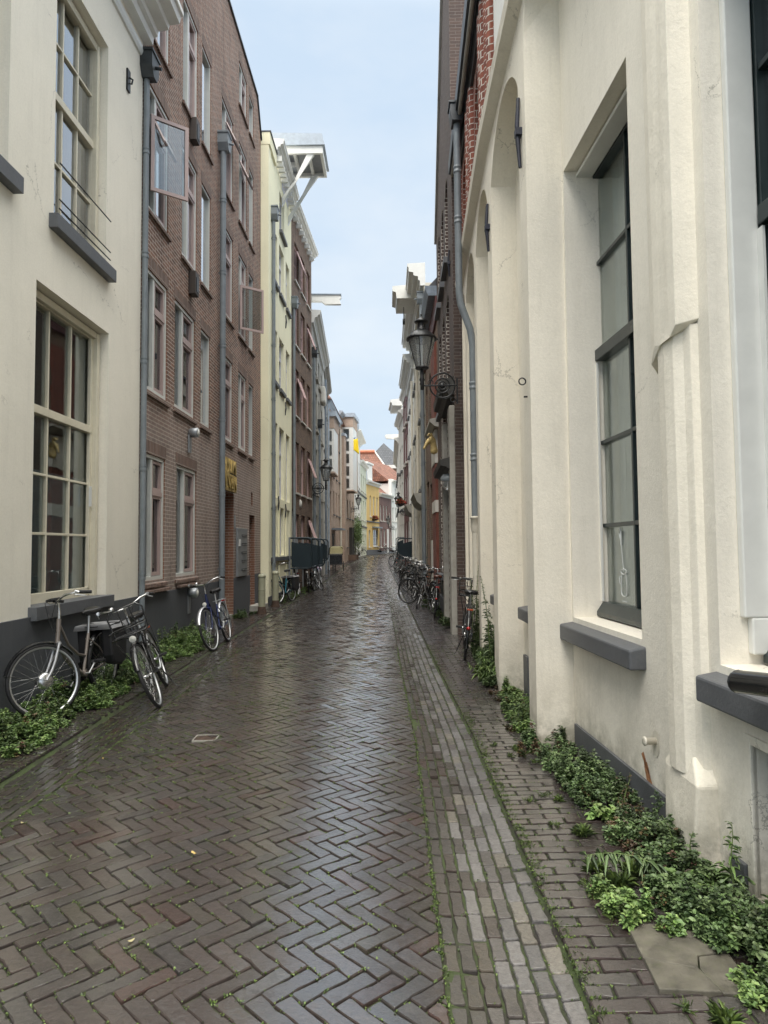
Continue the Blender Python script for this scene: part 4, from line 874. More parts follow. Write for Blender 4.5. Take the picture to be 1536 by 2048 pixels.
f.pipe(5.3, .1, 7.4, .09, .055, 'grey_pipe')
# --- white houses with hoist hoods ------------------------------------------------
def hood(f, a, c, z, out, h=.45):
    return f.profile('hoist_hood', a, c, [(-.02, z - h), (out * .85, z - h), (out * .88, z - h * .5), (out, z - h * .4), (out, z), (-.02, z + .1)], M['white'])
f = Fac('white_hoist_house', 'off-white house with heavy cornice, hoist hood and hanging pulley', 'house', (1.12, 22.42), (1.04, 31.2), +1, 10.4, M['pale_wall'], G_R)
for a in (.8, 2.6, 4.4, 6.2, 7.7):
    for z0, z1 in ((.9, 2.9), (3.7, 5.5), (6.3, 7.8), (8.5, 9.6)): f.window(a, a + .85, z0, z1, .12, 'white', 2, 2, fw=.08, sill=('sill_grey', .1, .1, .06), curtain=('both', None))
f.wall(); f.cornice('cornice', -.02, f.L, 10.3, .75, .55, 'white', 4); hood(f, 1.95, 3.6, 11.05, 1.03)
b = f.mb(); b.tube([(2.3, .62, 10.4), (2.3, .62, 9.95)], .015, 5); b.lathe([(.05, -.04), (.11, -.04), (.11, .04), (.05, .04)], (2.3, .62, 9.85), 12, axis='y'); b.build('hoist_pulley', M['black_iron'], f.root)
f.pipe(.35, .1, 9.8, .09, .055, 'grey_pipe'); f.pipe(3.95, .1, 9.9, .09, .055, 'cream_pipe', hopper=False)
f.profile('bow_canopy', .6, 3.6, [(-.02, 2.95), (.1, 2.95), (.28, 3.1), (.36, 3.3), (.40, 3.38), (-.02, 3.4)], M['stone']); f.part('shutter', .45, .75, 3.6, 5.6, 0, .06, M['stone'])
f = Fac('pale_cornice_house', 'pale plastered house with white corniced eave, right of the far bend', 'house', (1.04, 31.22), (.90, 37), +1, 9.9, M['white_wall'], G_R)
for a in (.7, 2.3, 4.1):
    for z0, z1 in ((.9, 2.9), (3.7, 5.5), (6.3, 7.8), (8.4, 9.4)): f.window(a, a + .85, z0, z1, .12, 'white', 2, 2, fw=.08, sill=('sill_grey', .1, .1, .06))
f.wall(); f.cornice('cornice', -.02, f.L, 9.8, .7, .5, 'white', 3); f.profile('bow_canopy', .6, 3.6, [(-.02, 3.1), (.1, 3.1), (.28, 3.25), (.36, 3.45), (.40, 3.53), (-.02, 3.55)], M['stone']); f.pipe(.3, .1, 9.3, .09, .055, 'cream_pipe', hopper=False)
f = Fac('maroon_house', 'dark maroon house with white window surrounds', 'house', (.90, 37.02), (.70, 41), +1, 10.3, M['maroon'], G_R)
for a in (.5, 2.2):
    for z0, z1 in ((1.2, 3.0), (3.9, 5.6), (6.3, 7.9), (8.5, 9.8)): f.window(a, a + .95, z0, z1, .04, 'white', 2, 2, fw=.12, sill=('white_stone', .1, .12, .1))
f.wall(); f.cornice('cornice', 0, f.L, 10.2, .4, .25, 'white', 2)
f = Fac('grey_hoist_house', 'pale grey house with white hoist hood, far right', 'house', (.70, 41.02), (.46, 46), +1, 9.6, M['grey_wall'], G_R)
for a in (.8, 2.6):
    for z0, z1 in ((1.2, 3.0), (3.9, 5.6), (6.3, 7.9)): f.window(a, a + .95, z0, z1, .08, 'white', 2, 2, fw=.09, sill=('sill_grey', .1, .12, .08))
f.wall(); f.cornice('cornice', 0, f.L, 9.5, .4, .3, 'white', 2); hood(f, .4, 3.0, 10.6, .75, .35); f.part('hood_block', .5, 2.9, 9.9, 10.2, -.5, .1, M['white'])
f = Fac('white_beam_house', 'white house with projecting hoist beam at the far right', 'house', (.46, 46.02), (.40, 60), +1, 8.7, M['white_wall'], G_R)
for a in (1, 3, 5, 7, 9, 11):
    for z0, z1 in ((1.4, 3.2), (4.2, 5.9), (6.7, 8.0)): f.window(a, a + 1.0, z0, z1, .08, 'white', 2, 2, fw=.09, sill=('sill_grey', .1, .12, .08))
f.wall(); f.cornice('cornice', 0, f.L, 8.6, .4, .3, 'white', 2)
b = f.mb(); b.prism([(2.2, -.5, 9.6), (2.2, .85, 9.6), (2.2, .95, 9.5), (2.2, .85, 9.3), (2.2, .1, 9.25), (2.2, -.5, 9.25)], (.2, 0, 0)); b.build('hoist_beam', M['white'], f.root); f.part('gable_block', 1.5, 3.2, 9.0, 10.2, -1, -.1, M['white_wall'])
f = Fac('grey_end_house', 'pale house where the right side turns away', 'house', (.40, 60.02), (3.5, 78), +1, 8.6, M['pale_wall'], G_R)
for a in (1, 4, 7, 10): f.window(a, a + 1.0, 4.4, 6.2, .08, 'white', 2, 2, fw=.09)
f.wall()
# ================================================================= ground and paving
def ground_sheet():
    ys = [-6, -2, 0] + [1 + .5 * i for i in range(80)] + [42 + 1.5 * i for i in range(36)] + [100, 120, 200, 600]
    vs, fs = [], []; n = None
    for y in ys:
        a, b_ = l_out(y), r_out(y); li, ri = l_in(y), r_in(y)
        xs = [-400, a - 3, a - .9, a - .02, a + .01] + [a + .42 * q for q in (.33, .66)] + [li + (ri - li) * q / 8 for q in range(9)] + [ri + .47 * q for q in (.25, .5, .75)] + [b_ - .01, b_ + .02, b_ + .5, b_ + 1.1, b_ + 4, 400]
        n = len(xs); vs += [(x, y, gh(min(max(x, a - 2), b_ + 2), y) - .0118) for x in xs]
    for j in range(len(ys) - 1):
        for i in range(n - 1): fs.append((j * n + i, j * n + i + 1, (j + 1) * n + i + 1, (j + 1) * n + i))
    b = MB(); b.add(vs, fs, 0, True); return tag(b.build('ground', M['soil']), 'dark soil and moss between the paving bricks', None, None, 'structure')
ground_sheet()

class Pave:
    def __init__(s): s.v = []; s.f = []; s.c = []; s.edges = []
    def brick(s, poly, col, hi=True, j=.0025, sink=0, inset=.0036, tilt=.012, kz=.0015):
        if hi:   # worn outline: clipped corners and uneven edges
            q = []; m = len(poly)
            for i in range(m):
                a, b_, c = Vector(poly[i - 1]), Vector(poly[i]), Vector(poly[(i + 1) % m]); u, w = (a - b_), (c - b_); lu, lw_ = u.length, w.length
                if lu < .03 or lw_ < .03: q.append(tuple(b_)); continue
                k1, k2 = random.uniform(.003, .009) * (2.2 if random.random() < .08 else 1), random.uniform(.003, .009); q.append(tuple(b_ + u / lu * k1)); q.append(tuple(b_ + w / lw_ * k2))
                if lw_ > .1:
                    nn = Vector((w.y, -w.x)) / lw_
                    for tt in (.3, .5, .72): q.append(tuple(b_ + w * (tt + random.uniform(-.06, .06)) + nn * random.gauss(0, .0013)))
            poly = q; j = .0012
        n = len(poly); cx = sum(p[0] for p in poly) / n; cy = sum(p[1] for p in poly) / n
        P = []
        for p in poly:   # joints and worn corners
            dx, dy = p[0] - cx, p[1] - cy; L = math.hypot(dx, dy) or 1; k = 1 - inset / L * (1 + random.uniform(-.3, .5))
            P.append((cx + dx * k + random.uniform(-j, j), cy + dy * k + random.uniform(-j, j)))
        tx, ty = random.gauss(0, min(tilt, .018) * .5), random.gauss(0, tilt * 1.5); dz = random.gauss(0, kz) - sink
        Z = lambda x, y, o: gh(x, y) + dz + (x - cx) * tx + (y - cy) * ty + o
        b0 = len(s.v); rings = ((0, -.020), (.0014, -.0035), (.0052, 0)) if hi else ((0, -.016), (.005, 0))
        for off, o in rings:
            for p in P:
                dx, dy = p[0] - cx, p[1] - cy; L = math.hypot(dx, dy) or 1; k = max(.2, 1 - off * 1.3 / L)
                x, y = cx + dx * k, cy + dy * k; s.v.append((x, y, Z(x, y, o))); s.c.append((*col, 1.0 if o == 0 else .12))
        m = len(rings)
        for r in range(m - 1):
            for i in range(n): s.f.append((b0 + r * n + i, b0 + r * n + (i + 1) % n, b0 + (r + 1) * n + (i + 1) % n, b0 + (r + 1) * n + i))
        s.f.append(tuple(b0 + (m - 1) * n + i for i in range(n)))
        if cy < 12: s.edges.append(P)
    def build(s, name, label):
        me = bpy.data.meshes.new(name); me.from_pydata(s.v, [], s.f); me.materials.append(M['paver'])
        a = me.color_attributes.new('tint', 'FLOAT_COLOR', 'POINT'); a.data.foreach_set('color', np.array(s.c, dtype=np.float32).ravel())
        o = bpy.data.objects.new(name, me); link(o); return tag(o, label, None, None, 'structure')
def clip(poly, axis, lim, keep_less):
    out = []
    for i, p in enumerate(poly):
        q = poly[(i + 1) % len(poly)]; a = (p[axis] <= lim) == keep_less; b_ = (q[axis] <= lim) == keep_less
        if a: out.append(p)
        if a != b_:
            t = (lim - p[axis]) / (q[axis] - p[axis]); out.append((p[0] + (q[0] - p[0]) * t, p[1] + (q[1] - p[1]) * t))
    return out
def area(p): return abs(sum(p[i][0] * p[(i + 1) % len(p)][1] - p[(i + 1) % len(p)][0] * p[i][1] for i in range(len(p)))) / 2
def col_road():
    r = random.random(); k = random.uniform(.78, 1.22)
    c = (.074, .056, .049) if r < .5 else (.072, .064, .060) if r < .90 else (.080, .046, .038) if r < .97 else (.085, .072, .055)
    return tuple(q * k for q in c)
def col_grey():
    r = random.random(); k = random.uniform(.75, 1.3); c = (.23, .232, .24) if r < .65 else (.15, .14, .14) if r < .9 else (.25, .24, .21)
    return tuple(q * k for q in c)
def col_walk():
    k = random.uniform(.75, 1.25); return tuple(q * k for q in random.choice(((.075, .062, .060), (.070, .050, .048), (.082, .075, .072))))
road = Pave(); W_ = .0735; n3 = 3; S2 = math.sqrt(.5)
cover = (-1.645, -1.445, 5.57, 5.75)
NX = int(4.2 / (W_ * math.sqrt(2))); NY = int(95 / (W_ * n3 * math.sqrt(2))) + 2
for m in range(-2, NY):            # rows up the street
    for i in range(-4, 120):
        for kind in (0, 1):
            if kind == 0: x0, y0, w, h = i + m * n3, i - m * n3, n3, 1
            else: x0, y0, w, h = i + n3 + m * n3, i + 1 - n3 - m * n3, 1, n3
            pts = [(x0, y0), (x0 + w, y0), (x0 + w, y0 + h), (x0, y0 + h)]
            # rotate so that (1,1) runs across the street and (1,-1) up the street
            P = [((px_ + py_) * W_ * S2 - 3.9, (px_ - py_) * W_ * S2 + 1.2) for px_, py_ in pts][::-1]
            cx = sum(p[0] for p in P) / 4; cy = sum(p[1] for p in P) / 4
            if cy < 1.7 or cy > 92: continue
            sh = .012 * math.sin(cy * 1.7 + cx) ; P = [(x + sh, y + .01 * math.sin(x * 3 + y * .6)) for x, y in P]
            a, c_ = l_in(cy) + .004, r_in(cy) - .004
            if cx < a - .12 or cx > c_ + .12: continue
            if cover[0] < cx < cover[1] and cover[2] < cy < cover[3]: continue
            P = clip(clip(P, 0, c_, True), 0, a, False)
            if len(P) < 3 or area(P) < .0005: continue
            road.brick(P, col_road(), hi=cy < 13, tilt=.015 if cy < 9 else .022 if cy < 14 else .026)
road.build('brick_road', 'wet dark brick road laid in herringbone')
def strip(pv, edge, off0, off1, y0, y1, L, colf, sink=0, jit=.0025, hi_to=13):
    """bricks laid lengthways along a curve"""
    y = y0 + random.uniform(-L, 0)
    while y < y1:
        l = L * random.uniform(.92, 1.06); e = y + l
        pv.brick([(edge(y) + off0, y), (edge(y) + off1, y), (edge(e) + off1, e), (edge(e) + off0, e)], colf(), hi=y < hi_to, j=jit, sink=sink, tilt=.022 if y < 12 else .028)
        y = e
gut = Pave(); offs = [0, .062, .126, .190, .255, .322, .392, .47]
for k in range(7): strip(gut, r_in, offs[k] + .004, offs[k + 1] - .001, 1.7, 80, .2 if k < 3 else .165, col_road if k < 2 else (lambda: col_road() if random.random() < .4 else col_grey()) if k < 4 else col_grey)
for k in range(6): strip(gut, l_out, .012 + k * .068, .078 + k * .068, 3.0, 80, .21, col_road)
gut.build('brick_gutter', 'rows of wet bricks forming the gutters')
walk = Pave()
def cross(edge, sgn, x_from, x_to, y0, y1, H=.073, Lw=.205):
    y = y0; r = 0
    while y < y1:
        e = y + H * random.uniform(.95, 1.05); ym = (y + e) / 2; a = x_from(ym); lim = x_to(ym); x = a + (0 if r % 2 else -Lw / 2); r += 1
        while x < lim - .02:
            x1 = x + Lw * random.uniform(.97, 1.03); xa, xb = max(x, a), min(x1, lim); cx, cy = (xa + xb) / 2, ym
            if xb - xa > .04 and not (.98 < cx < 1.20 and 2.48 < cy < 2.82): walk.brick([(xa, y), (xb, y), (xb, e), (xa, e)], col_walk(), hi=y < 11, tilt=.016)
            x = x1
        y = e
rw = lambda y: interp([(1.5, 1.68), (3.3, 1.60), (5.4, 1.5), (7, 1.45), (12, 1.4), (12.2, 1.2), (33, 1.1), (41, .8), (60, .6), (70, 1.4), (80, 3.6)], y)
lw = lambda y: interp([(2, -3.7), (22, -3.6), (27, -3.3), (42, -4.1), (50, -3.9), (58, -3.3), (66, -3.15), (72, -2.8), (77, -1.55), (82, -.1), (90, 2)], y)
cross(None, 1, lambda y: r_out(y) + .004, rw, 1.7, 80); cross(None, -1, lw, lambda y: l_out(y) - .006, 3.2, 84)
walk.build('brick_pavement', 'narrow brick pavements beside the road')

# ---- leaves ---------------------------------------------------------------
def leaf_mesh(name, base, direc, size, width, cols, parent=None, roll=.35, fold=.25, droop=0.0):
    """many small folded leaves: base (N,3), direc (N,3) unit, size (N,), cols (N,3)"""
    N = len(base); up = np.array([0, 0, 1.0]) + RNG.normal(0, roll, (N, 3)); side = np.cross(direc, up); side /= np.linalg.norm(side, axis=1)[:, None] + 1e-9
    nor = np.cross(side, direc); s = size[:, None]; w = s * width
    tip = base + direc * s - np.array([0, 0, 1]) * s * droop
    mid1 = base + direc * s * .32; mid2 = base + direc * s * .68 - np.array([0, 0, 1]) * s * droop * .4
    v = np.stack([base, mid1 + side * w * .5 + nor * w * fold, mid2 + side * w * .42 + nor * w * fold, tip, mid2 - side * w * .42 + nor * w * fold, mid1 - side * w * .5 + nor * w * fold], axis=1).reshape(-1, 3)
    me = bpy.data.meshes.new(name); me.vertices.add(6 * N); me.vertices.foreach_set('co', v.ravel())
    idx = (np.arange(N) * 6)[:, None] + np.array([0, 3, 2, 1, 0, 5, 4, 3]); me.loops.add(8 * N); me.loops.foreach_set('vertex_index', idx.ravel().astype(np.int32))
    me.polygons.add(2 * N); me.polygons.foreach_set('loop_start', np.arange(2 * N, dtype=np.int32) * 4); me.polygons.foreach_set('loop_total', np.full(2 * N, 4, dtype=np.int32))
    me.update(calc_edges=True); a = me.color_attributes.new('tint', 'FLOAT_COLOR', 'POINT')
    a.data.foreach_set('color', np.repeat(np.column_stack([cols, np.ones(N)]), 6, axis=0).astype(np.float32).ravel())
    me.materials.append(M['leaf']); o = bpy.data.objects.new(name, me); return link(o, parent)
def unit(a): return a / (np.linalg.norm(a, axis=1)[:, None] + 1e-9)
def pal(N, kind='green'):
    c = {'green': np.array([(.105, .17, .048), (.14, .22, .062), (.075, .125, .04), (.18, .25, .08)]), 'dark': np.array([(.075, .12, .042), (.10, .155, .055), (.13, .18, .075), (.055, .09, .035)]),
         'dry': np.array([(.10, .055, .035), (.075, .05, .03), (.06, .08, .03), (.13, .09, .04)]), 'moss': np.array([(.085, .13, .025), (.06, .095, .02), (.11, .16, .035), (.045, .075, .02)])}[kind]
    return c[RNG.integers(0, 4, N)] * RNG.uniform(.7, 1.3, (N, 1))
def rosettes(tips, sz, k=6, kind='green', name='weeds', label='low green weeds', el=(.05, .7), width=.62, layers=2, droop=.12):
    B, D, S, Cc = [], [], [], []
    N = len(tips); hue = pal(N, kind); hue = hue * (1 + .45 * np.sin(tips[:, :1] * 9 + 2 * np.sin(tips[:, 1:2] * 7)) * np.sin(tips[:, 1:2] * 6.1)); dead = RNG.random(N) < .035; hue[dead] = pal(int(dead.sum()), 'dry')
    for l in range(layers):
        for j in range(k):
            az = 2 * PI * j / k + RNG.uniform(0, .8, N) + l * .5; e = RNG.uniform(*el, N) - l * .25
            d = np.column_stack([np.cos(az) * np.cos(e), np.sin(az) * np.cos(e), np.sin(e)]); B.append(tips - np.array([0, 0, .022]) * l + RNG.normal(0, .004, (N, 3))); D.append(d)
            S.append(sz * RNG.uniform(.6, 1.25, N) * (1 + .25 * l)); Cc.append(hue * RNG.uniform(.8, 1.2, (N, 1)))
    o = leaf_mesh(name, np.concatenate(B), unit(np.concatenate(D)), np.concatenate(S), width, np.clip(np.concatenate(Cc), 0, 1), droop=droop)
    return tag(o, label, None, None, 'stuff')
def patch(y0, y1, xa, xb, n, h, edge=.5):
    """tips of stems: clumps of different height and spread, thick in places and thin at the edges"""
    out = []; per = 26
    while len(out) < n:
        y = random.uniform(y0, y1); a, b_ = xa(y), xb(y); x = random.uniform(a, b_)
        t = max(0, min(1, min(x - a + .12 * (b_ - a), b_ - x, y - y0 + .1, y1 - y + .1) / (.45 * (b_ - a))))
        m = .5 + .5 * math.sin(x * 6.3 + 1.7 * math.sin(y * 2.1)) * math.sin(y * 3.7 + 2 * math.sin(x * 4.1))
        if random.random() > .18 + .5 * m + .4 * t: continue
        r = h * random.uniform(.25, .75) * (.5 + .5 * t); H = h * (.2 + .85 * t ** .6) * random.uniform(.45, 1.15) * (.55 + .6 * m)
        for _ in range(int(per * random.uniform(.5, 1.4))):
            q = random.uniform(0, 2 * PI); d = math.sqrt(random.random()); px_, py_ = x + r * d * math.cos(q), y + r * d * math.sin(q)
            px_ = min(max(px_, a + .005), max(b_ + .05, a + .02)); out.append((px_, py_, gh(px_, py_) + max(.012, H * math.sqrt(max(0, 1 - d * d * .85)) * random.uniform(.55, 1.12))))
        if random.random() < .25 and t > .3:   # a sprig that stands out
            for k in range(5): out.append((x + random.gauss(0, .01), y + random.gauss(0, .01), gh(x, y) + H * (1.0 + .14 * k)))
    return np.array(out)
K = lambda *t: (lambda y: interp(t, y))
rosettes(patch(3.6, 8.9, lambda y: -3.6, K((3.6, -2.72), (5, -2.78), (7, -2.85), (8, -2.98), (8.9, -3.2)), 9500, .19), .024, 6, 'green', 'weeds', 'low green weeds along the cream house under the bicycles')
rosettes(patch(9.3, 12.0, lambda y: -3.6, K((9.3, -3.2), (10, -2.95), (11.3, -2.98), (12, -3.3)), 3400, .24), .026, 5, 'green', 'weeds', 'low green weeds at the foot of the brick house', layers=2)
rosettes(patch(15.2, 16.4, lambda y: -3.6, lambda y: -3.25, 260, .12), .03, 5, 'dark', 'weeds', 'small weeds by the doorstep of the brick house')
rosettes(patch(19.0, 26.5, lambda y: -3.42, lambda y: -3.02, 1300, .16), .035, 5, 'green', 'weeds', 'weeds under the bicycles by the yellow house', layers=1)
rosettes(patch(3.35, 5.45, K((3.3, 1.14), (4, 1.10), (5.4, 1.0)), K((3.3, 1.5), (4.2, 1.46), (5.45, 1.36)), 1900, .17), .02, 6, 'dark', 'weeds', 'dense green weeds along the foot of the cream wall')
rosettes(patch(2.2, 5.3, K((2.2, 1.3), (3.4, 1.12), (5.3, 1.02)), lambda y: 1.46, 150, .12), .042, 5, 'green', 'weeds', 'larger-leaved weeds scattered among the small ones on the right', layers=2)
rosettes(patch(3.3, 3.8, lambda y: 1.15, lambda y: 1.42, 240, .13), .016, 6, 'dry', 'dry_weeds', 'dry brown weeds beside the near pier')
rosettes(patch(5.0, 5.9, lambda y: .92, lambda y: 1.12, 420, .06), .016, 5, 'dry', 'dry_weeds', 'dry brown weeds at the second pier')
rosettes(patch(1.75, 3.4, K((1.7, 1.12), (2.4, 1.30), (2.9, 1.15), (3.4, 1.06)), K((1.7, 1.55), (3.4, 1.47)), 1900, .16), .022, 6, 'dark', 'weeds', 'dense green weeds at the lower right below the sill')
rosettes(patch(2.8, 3.15, lambda y: .86, lambda y: 1.2, 240, .08), .022, 6, 'green', 'weeds', 'leafy weeds at the edge of the concrete slab')
rosettes(patch(5.75, 7.4, K((5.7, 1.0), (6.5, 1.02), (7.4, 1.1)), lambda y: 1.3, 1500, .14), .021, 6, 'green', 'weeds', 'green weeds in the niche between the piers')
rosettes(patch(6.9, 7.5, lambda y: .98, lambda y: 1.15, 200, .05), .016, 5, 'dry', 'dry_weeds', 'dry brown weeds by the third pier')
rosettes(patch(7.5, 10.8, K((7.5, .98), (8.3, 1.06), (9.5, 1.12), (10.8, 1.16)), lambda y: 1.34, 1500, .20), .026, 6, 'dark', 'weeds', 'green weeds around the black bicycle by the pier')
rosettes(patch(13.0, 16.6, K((13, .9), (16.6, .95)), lambda y: 1.13, 700, .16), .032, 5, 'dark', 'weeds', 'weeds in front of the dark brick house', layers=1)
rosettes(patch(16.8, 24, lambda y: .75, lambda y: 1.05, 500, .10), .035, 5, 'dark', 'weeds', 'weeds below the row of bicycles', layers=1)
rosettes(patch(1.9, 2.9, K((1.9, 1.0), (2.3, 1.12), (2.9, 1.26)), lambda y: 1.5, 700, .12), .02, 6, 'green', 'weeds', 'bright weeds right of the concrete slab')
# moss and seedlings in the joints
E = [p for p in (road.edges + gut.edges + walk.edges)]
B_ = []; 
def dens(x, y):
    v = .5 + .5 * math.sin(x * 2.3 + 1.3 * math.sin(y * 1.1)) * math.sin(y * 1.9 + x * 1.4)
    li, ri, ro = l_in(y), r_in(y), r_out(y); e = math.exp(-((x - li) / .10) ** 2) * .9 + math.exp(-((x - ri) / .03) ** 2) * 1.0 + math.exp(-((x - ro - .02) / .05) ** 2) * 1.6
    left = .15 + .55 * v * v if x < -.9 else .05 + .22 * v * (1 if x < ri else .2)
    if x > ro + .1: left = .22 * v
    return left + e * .6
while len(B_) < 80000:
    P = random.choice(E); i = random.randrange(len(P)); a, c_ = P[i], P[(i + 1) % len(P)]; t = random.random(); x, y = a[0] + (c_[0] - a[0]) * t, a[1] + (c_[1] - a[1]) * t
    if y > 11 or random.random() > dens(x, y) * (1.0 if y < 6 else .7): continue
    k = random.choice((1, 1, 1, 2, 5))
    for _ in range(k): B_.append((x + random.gauss(0, .004), y + random.gauss(0, .004), gh(x, y) - .006 + random.random() * .006))
B_ = np.array(B_); N = len(B_); az = RNG.uniform(0, 2 * PI, N); e = RNG.uniform(.1, 1.2, N)
o = leaf_mesh('moss', B_, np.column_stack([np.cos(az) * np.cos(e), np.sin(az) * np.cos(e), np.sin(e)]), RNG.uniform(.004, .011, N), .7, pal(N, 'moss')); tag(o, 'moss and seedlings in the brick joints', None, None, 'stuff')
# grass tufts on the right pavement
B_, D_, S_ = [], [], []
spots = [(.68 + random.gauss(0, .015), random.uniform(2.0, 6.6), random.randint(5, 16), .03) for _ in range(150)]
spots += [(random.uniform(.75, 1.3), random.uniform(2.2, 6.5), random.randint(14, 40), .05) for _ in range(34)] + [(1.0, 3.75, 110, .10), (1.02, 3.2, 120, .12), (.95, 3.35, 90, .10), (1.12, 3.3, 80, .12), (1.06, 2.3, 130, .10), (1.2, 2.15, 130, .11), (.92, 2.95, 60, .06), (1.0, 4.25, 60, .06)]
for x, y, k, h in spots:
    for _ in range(k):
        a = random.uniform(0, 2 * PI); e = random.uniform(.5, 1.4); B_.append((x + random.gauss(0, .012), y + random.gauss(0, .014), gh(x, y) - .004)); D_.append((math.cos(a) * math.cos(e), math.sin(a) * math.cos(e), math.sin(e))); S_.append(h * random.uniform(.4, 1.1))
N = len(B_); o = leaf_mesh('grass', np.array(B_), np.array(D_), np.array(S_), .09, pal(N, 'moss'), droop=.35); tag(o, 'grass tufts growing between the pavement bricks', None, None, 'stuff')

# ---- single plants ------------------------------------------------------------
def tall_weed(x, y, h, label, lean=(0, 0), nst=3, leaf=.07, kind='dark', width=.2, droop=.5, spread=.10, seeds=True, dens_=70):
    t = thing('tall_weed', label, 'plant', (x, y, gh(x, y) - .01), group='tall weeds at the foot of the walls')
    B, D, S = [], [], []
    for s_ in range(nst):
        a = random.uniform(0, 2 * PI); hh = h * (1 if s_ == 0 else random.uniform(.5, .85)); dx, dy = math.cos(a) * spread * random.random() + lean[0], math.sin(a) * spread * random.random() + lean[1]
        pts = [Vector((dx * q + .01 * math.sin(7 * q + a) + .02 * math.cos(a), dy * q + .02 * math.sin(a), hh * q * (1 - .25 * (dx * dx + dy * dy) * q))) for q in [i / 7 for i in range(8)]]
        b = MB(); b.tube(pts, [.0045 * (1 - .75 * i / 7) * (1 + h) for i in range(8)], 5); b.build('stem', M['stem'], t, uv=False)
        for j in range(int(dens_ * hh)):
            q = random.uniform(.12, 1) ** .9; i = min(6, int(q * 7)); p = pts[i].lerp(pts[i + 1], q * 7 - i); az = j * 2.4 + random.random(); e = random.uniform(-.1, .7)
            L = leaf * (1.15 - .75 * q) * random.uniform(.7, 1.2)
            if seeds and q > .75: L = leaf * .25
            B.append(p); D.append((math.cos(az) * math.cos(e), math.sin(az) * math.cos(e), math.sin(e))); S.append(L)
            if random.random() < .5:   # side twig leaves
                pp = p + Vector(D[-1]) * L * .8
                for _ in range(3): az2 = random.uniform(0, 6.3); B.append(pp); D.append((math.cos(az2) * .9, math.sin(az2) * .9, .3)); S.append(L * .6)
    leaf_mesh('foliage', np.array(B), unit(np.array(D)), np.array(S), width, pal(len(B), kind), t, droop=droop, roll=.2); return t
tall_weed(1.20, 8.15, 1.22, 'tallest weed with long narrow leaves against the third cream pier', (.02, -.1), 5, .09, spread=.22, dens_=90)
tall_weed(1.22, 8.75, .80, 'bushy narrow-leaved weed leaning over the black bicycle wheel', (-.02, 0), 5, .09, spread=.14, dens_=90)
tall_weed(1.20, 10.1, 1.28, 'thin tall weed in front of the cream drain pipe', (.02, 0), 4, .08, spread=.15, dens_=80)
tall_weed(1.06, 7.75, .45, 'short bright weed with arching leaves beside the third pier', (-.05, 0), 6, .12, 'green', droop=.8, spread=.2, seeds=False)
tall_weed(1.44, 2.98, .33, 'small upright weed with narrow leaves before the dark slate strip', (0, 0), 1, .075, 'green', droop=.5, seeds=False, dens_=110)
tall_weed(1.36, 3.28, .26, 'small broad-leaved weed rising at the base of the near pier', (-.02, 0), 2, .06, 'dark', width=.5, droop=.3, seeds=False, dens_=90)
tall_weed(1.29, 3.95, .24, 'small reddish weed at the slate strip below the drain spout', (0, 0), 3, .035, 'dry', width=.5, seeds=False, dens_=120)
# arching fern-like plant over the pavement
t = thing('drooping_weed', 'weed with long dark drooping leaves arching over the pavement bricks', 'plant', (1.30, 3.12, .06)); pts = [Vector((-.42 * q, .08 * q + .05 * q * q, .10 * math.sin(q * 2.4))) for q in [i / 9 for i in range(10)]]
b = MB(); b.tube(pts, [.004 - .0003 * i for i in range(10)], 5); b.build('stem', M['stem'], t, uv=False); B, D, S = [], [], []
for j in range(90):
    q = j / 90; i = min(8, int(q * 9)); p = pts[i].lerp(pts[i + 1], q * 9 - i); sgn = 1 if j % 2 else -1; B.append(p); D.append((random.uniform(-.6, .4), sgn * random.uniform(.3, .9), random.uniform(-.5, .3))); S.append(.085 * (1 - .5 * abs(q - .4)) * random.uniform(.4, 1.15))
leaf_mesh('foliage', np.array(B), unit(np.array(D)), np.array(S), .2, pal(90, 'dark'), t, droop=.6, roll=.3)
# leaves and litter on the road
for (px_, py_, L, m_) in ((388, 1718, .045, 'sign_yellow'), (262, 1896, .03, 'canvas'), (45, 1642, .03, 'canvas'), (205, 1514, .03, 'sign_yellow')):
    r = ray(px_, py_); k = -CAM_H / r.z; p = CAM_POS + r * k; a = random.uniform(0, 3); b = MB(); n_ = 8
    b.add([(0, 0, .004)] + [(L / 2 * math.cos(q) , L * .22 * math.sin(q), .002 + .004 * math.cos(2 * q)) for q in [i * 2 * PI / n_ for i in range(n_)]], [(0, 1 + i, 1 + (i + 1) % n_) for i in range(n_)], 0, True)
    o = b.build('fallen_leaf', M[m_], None, (p.x, p.y, gh(p.x, p.y) + .003), (0, 0, a)); tag(o, {388: 'thin orange fallen leaf near the middle of the road', 262: 'pale yellow fallen leaf on the herringbone bricks nearest the camera', 45: 'small yellow leaf at the far left edge of the road', 205: 'small orange leaf in the left gutter'}[px_], 'leaf', 'fallen leaves on the road')
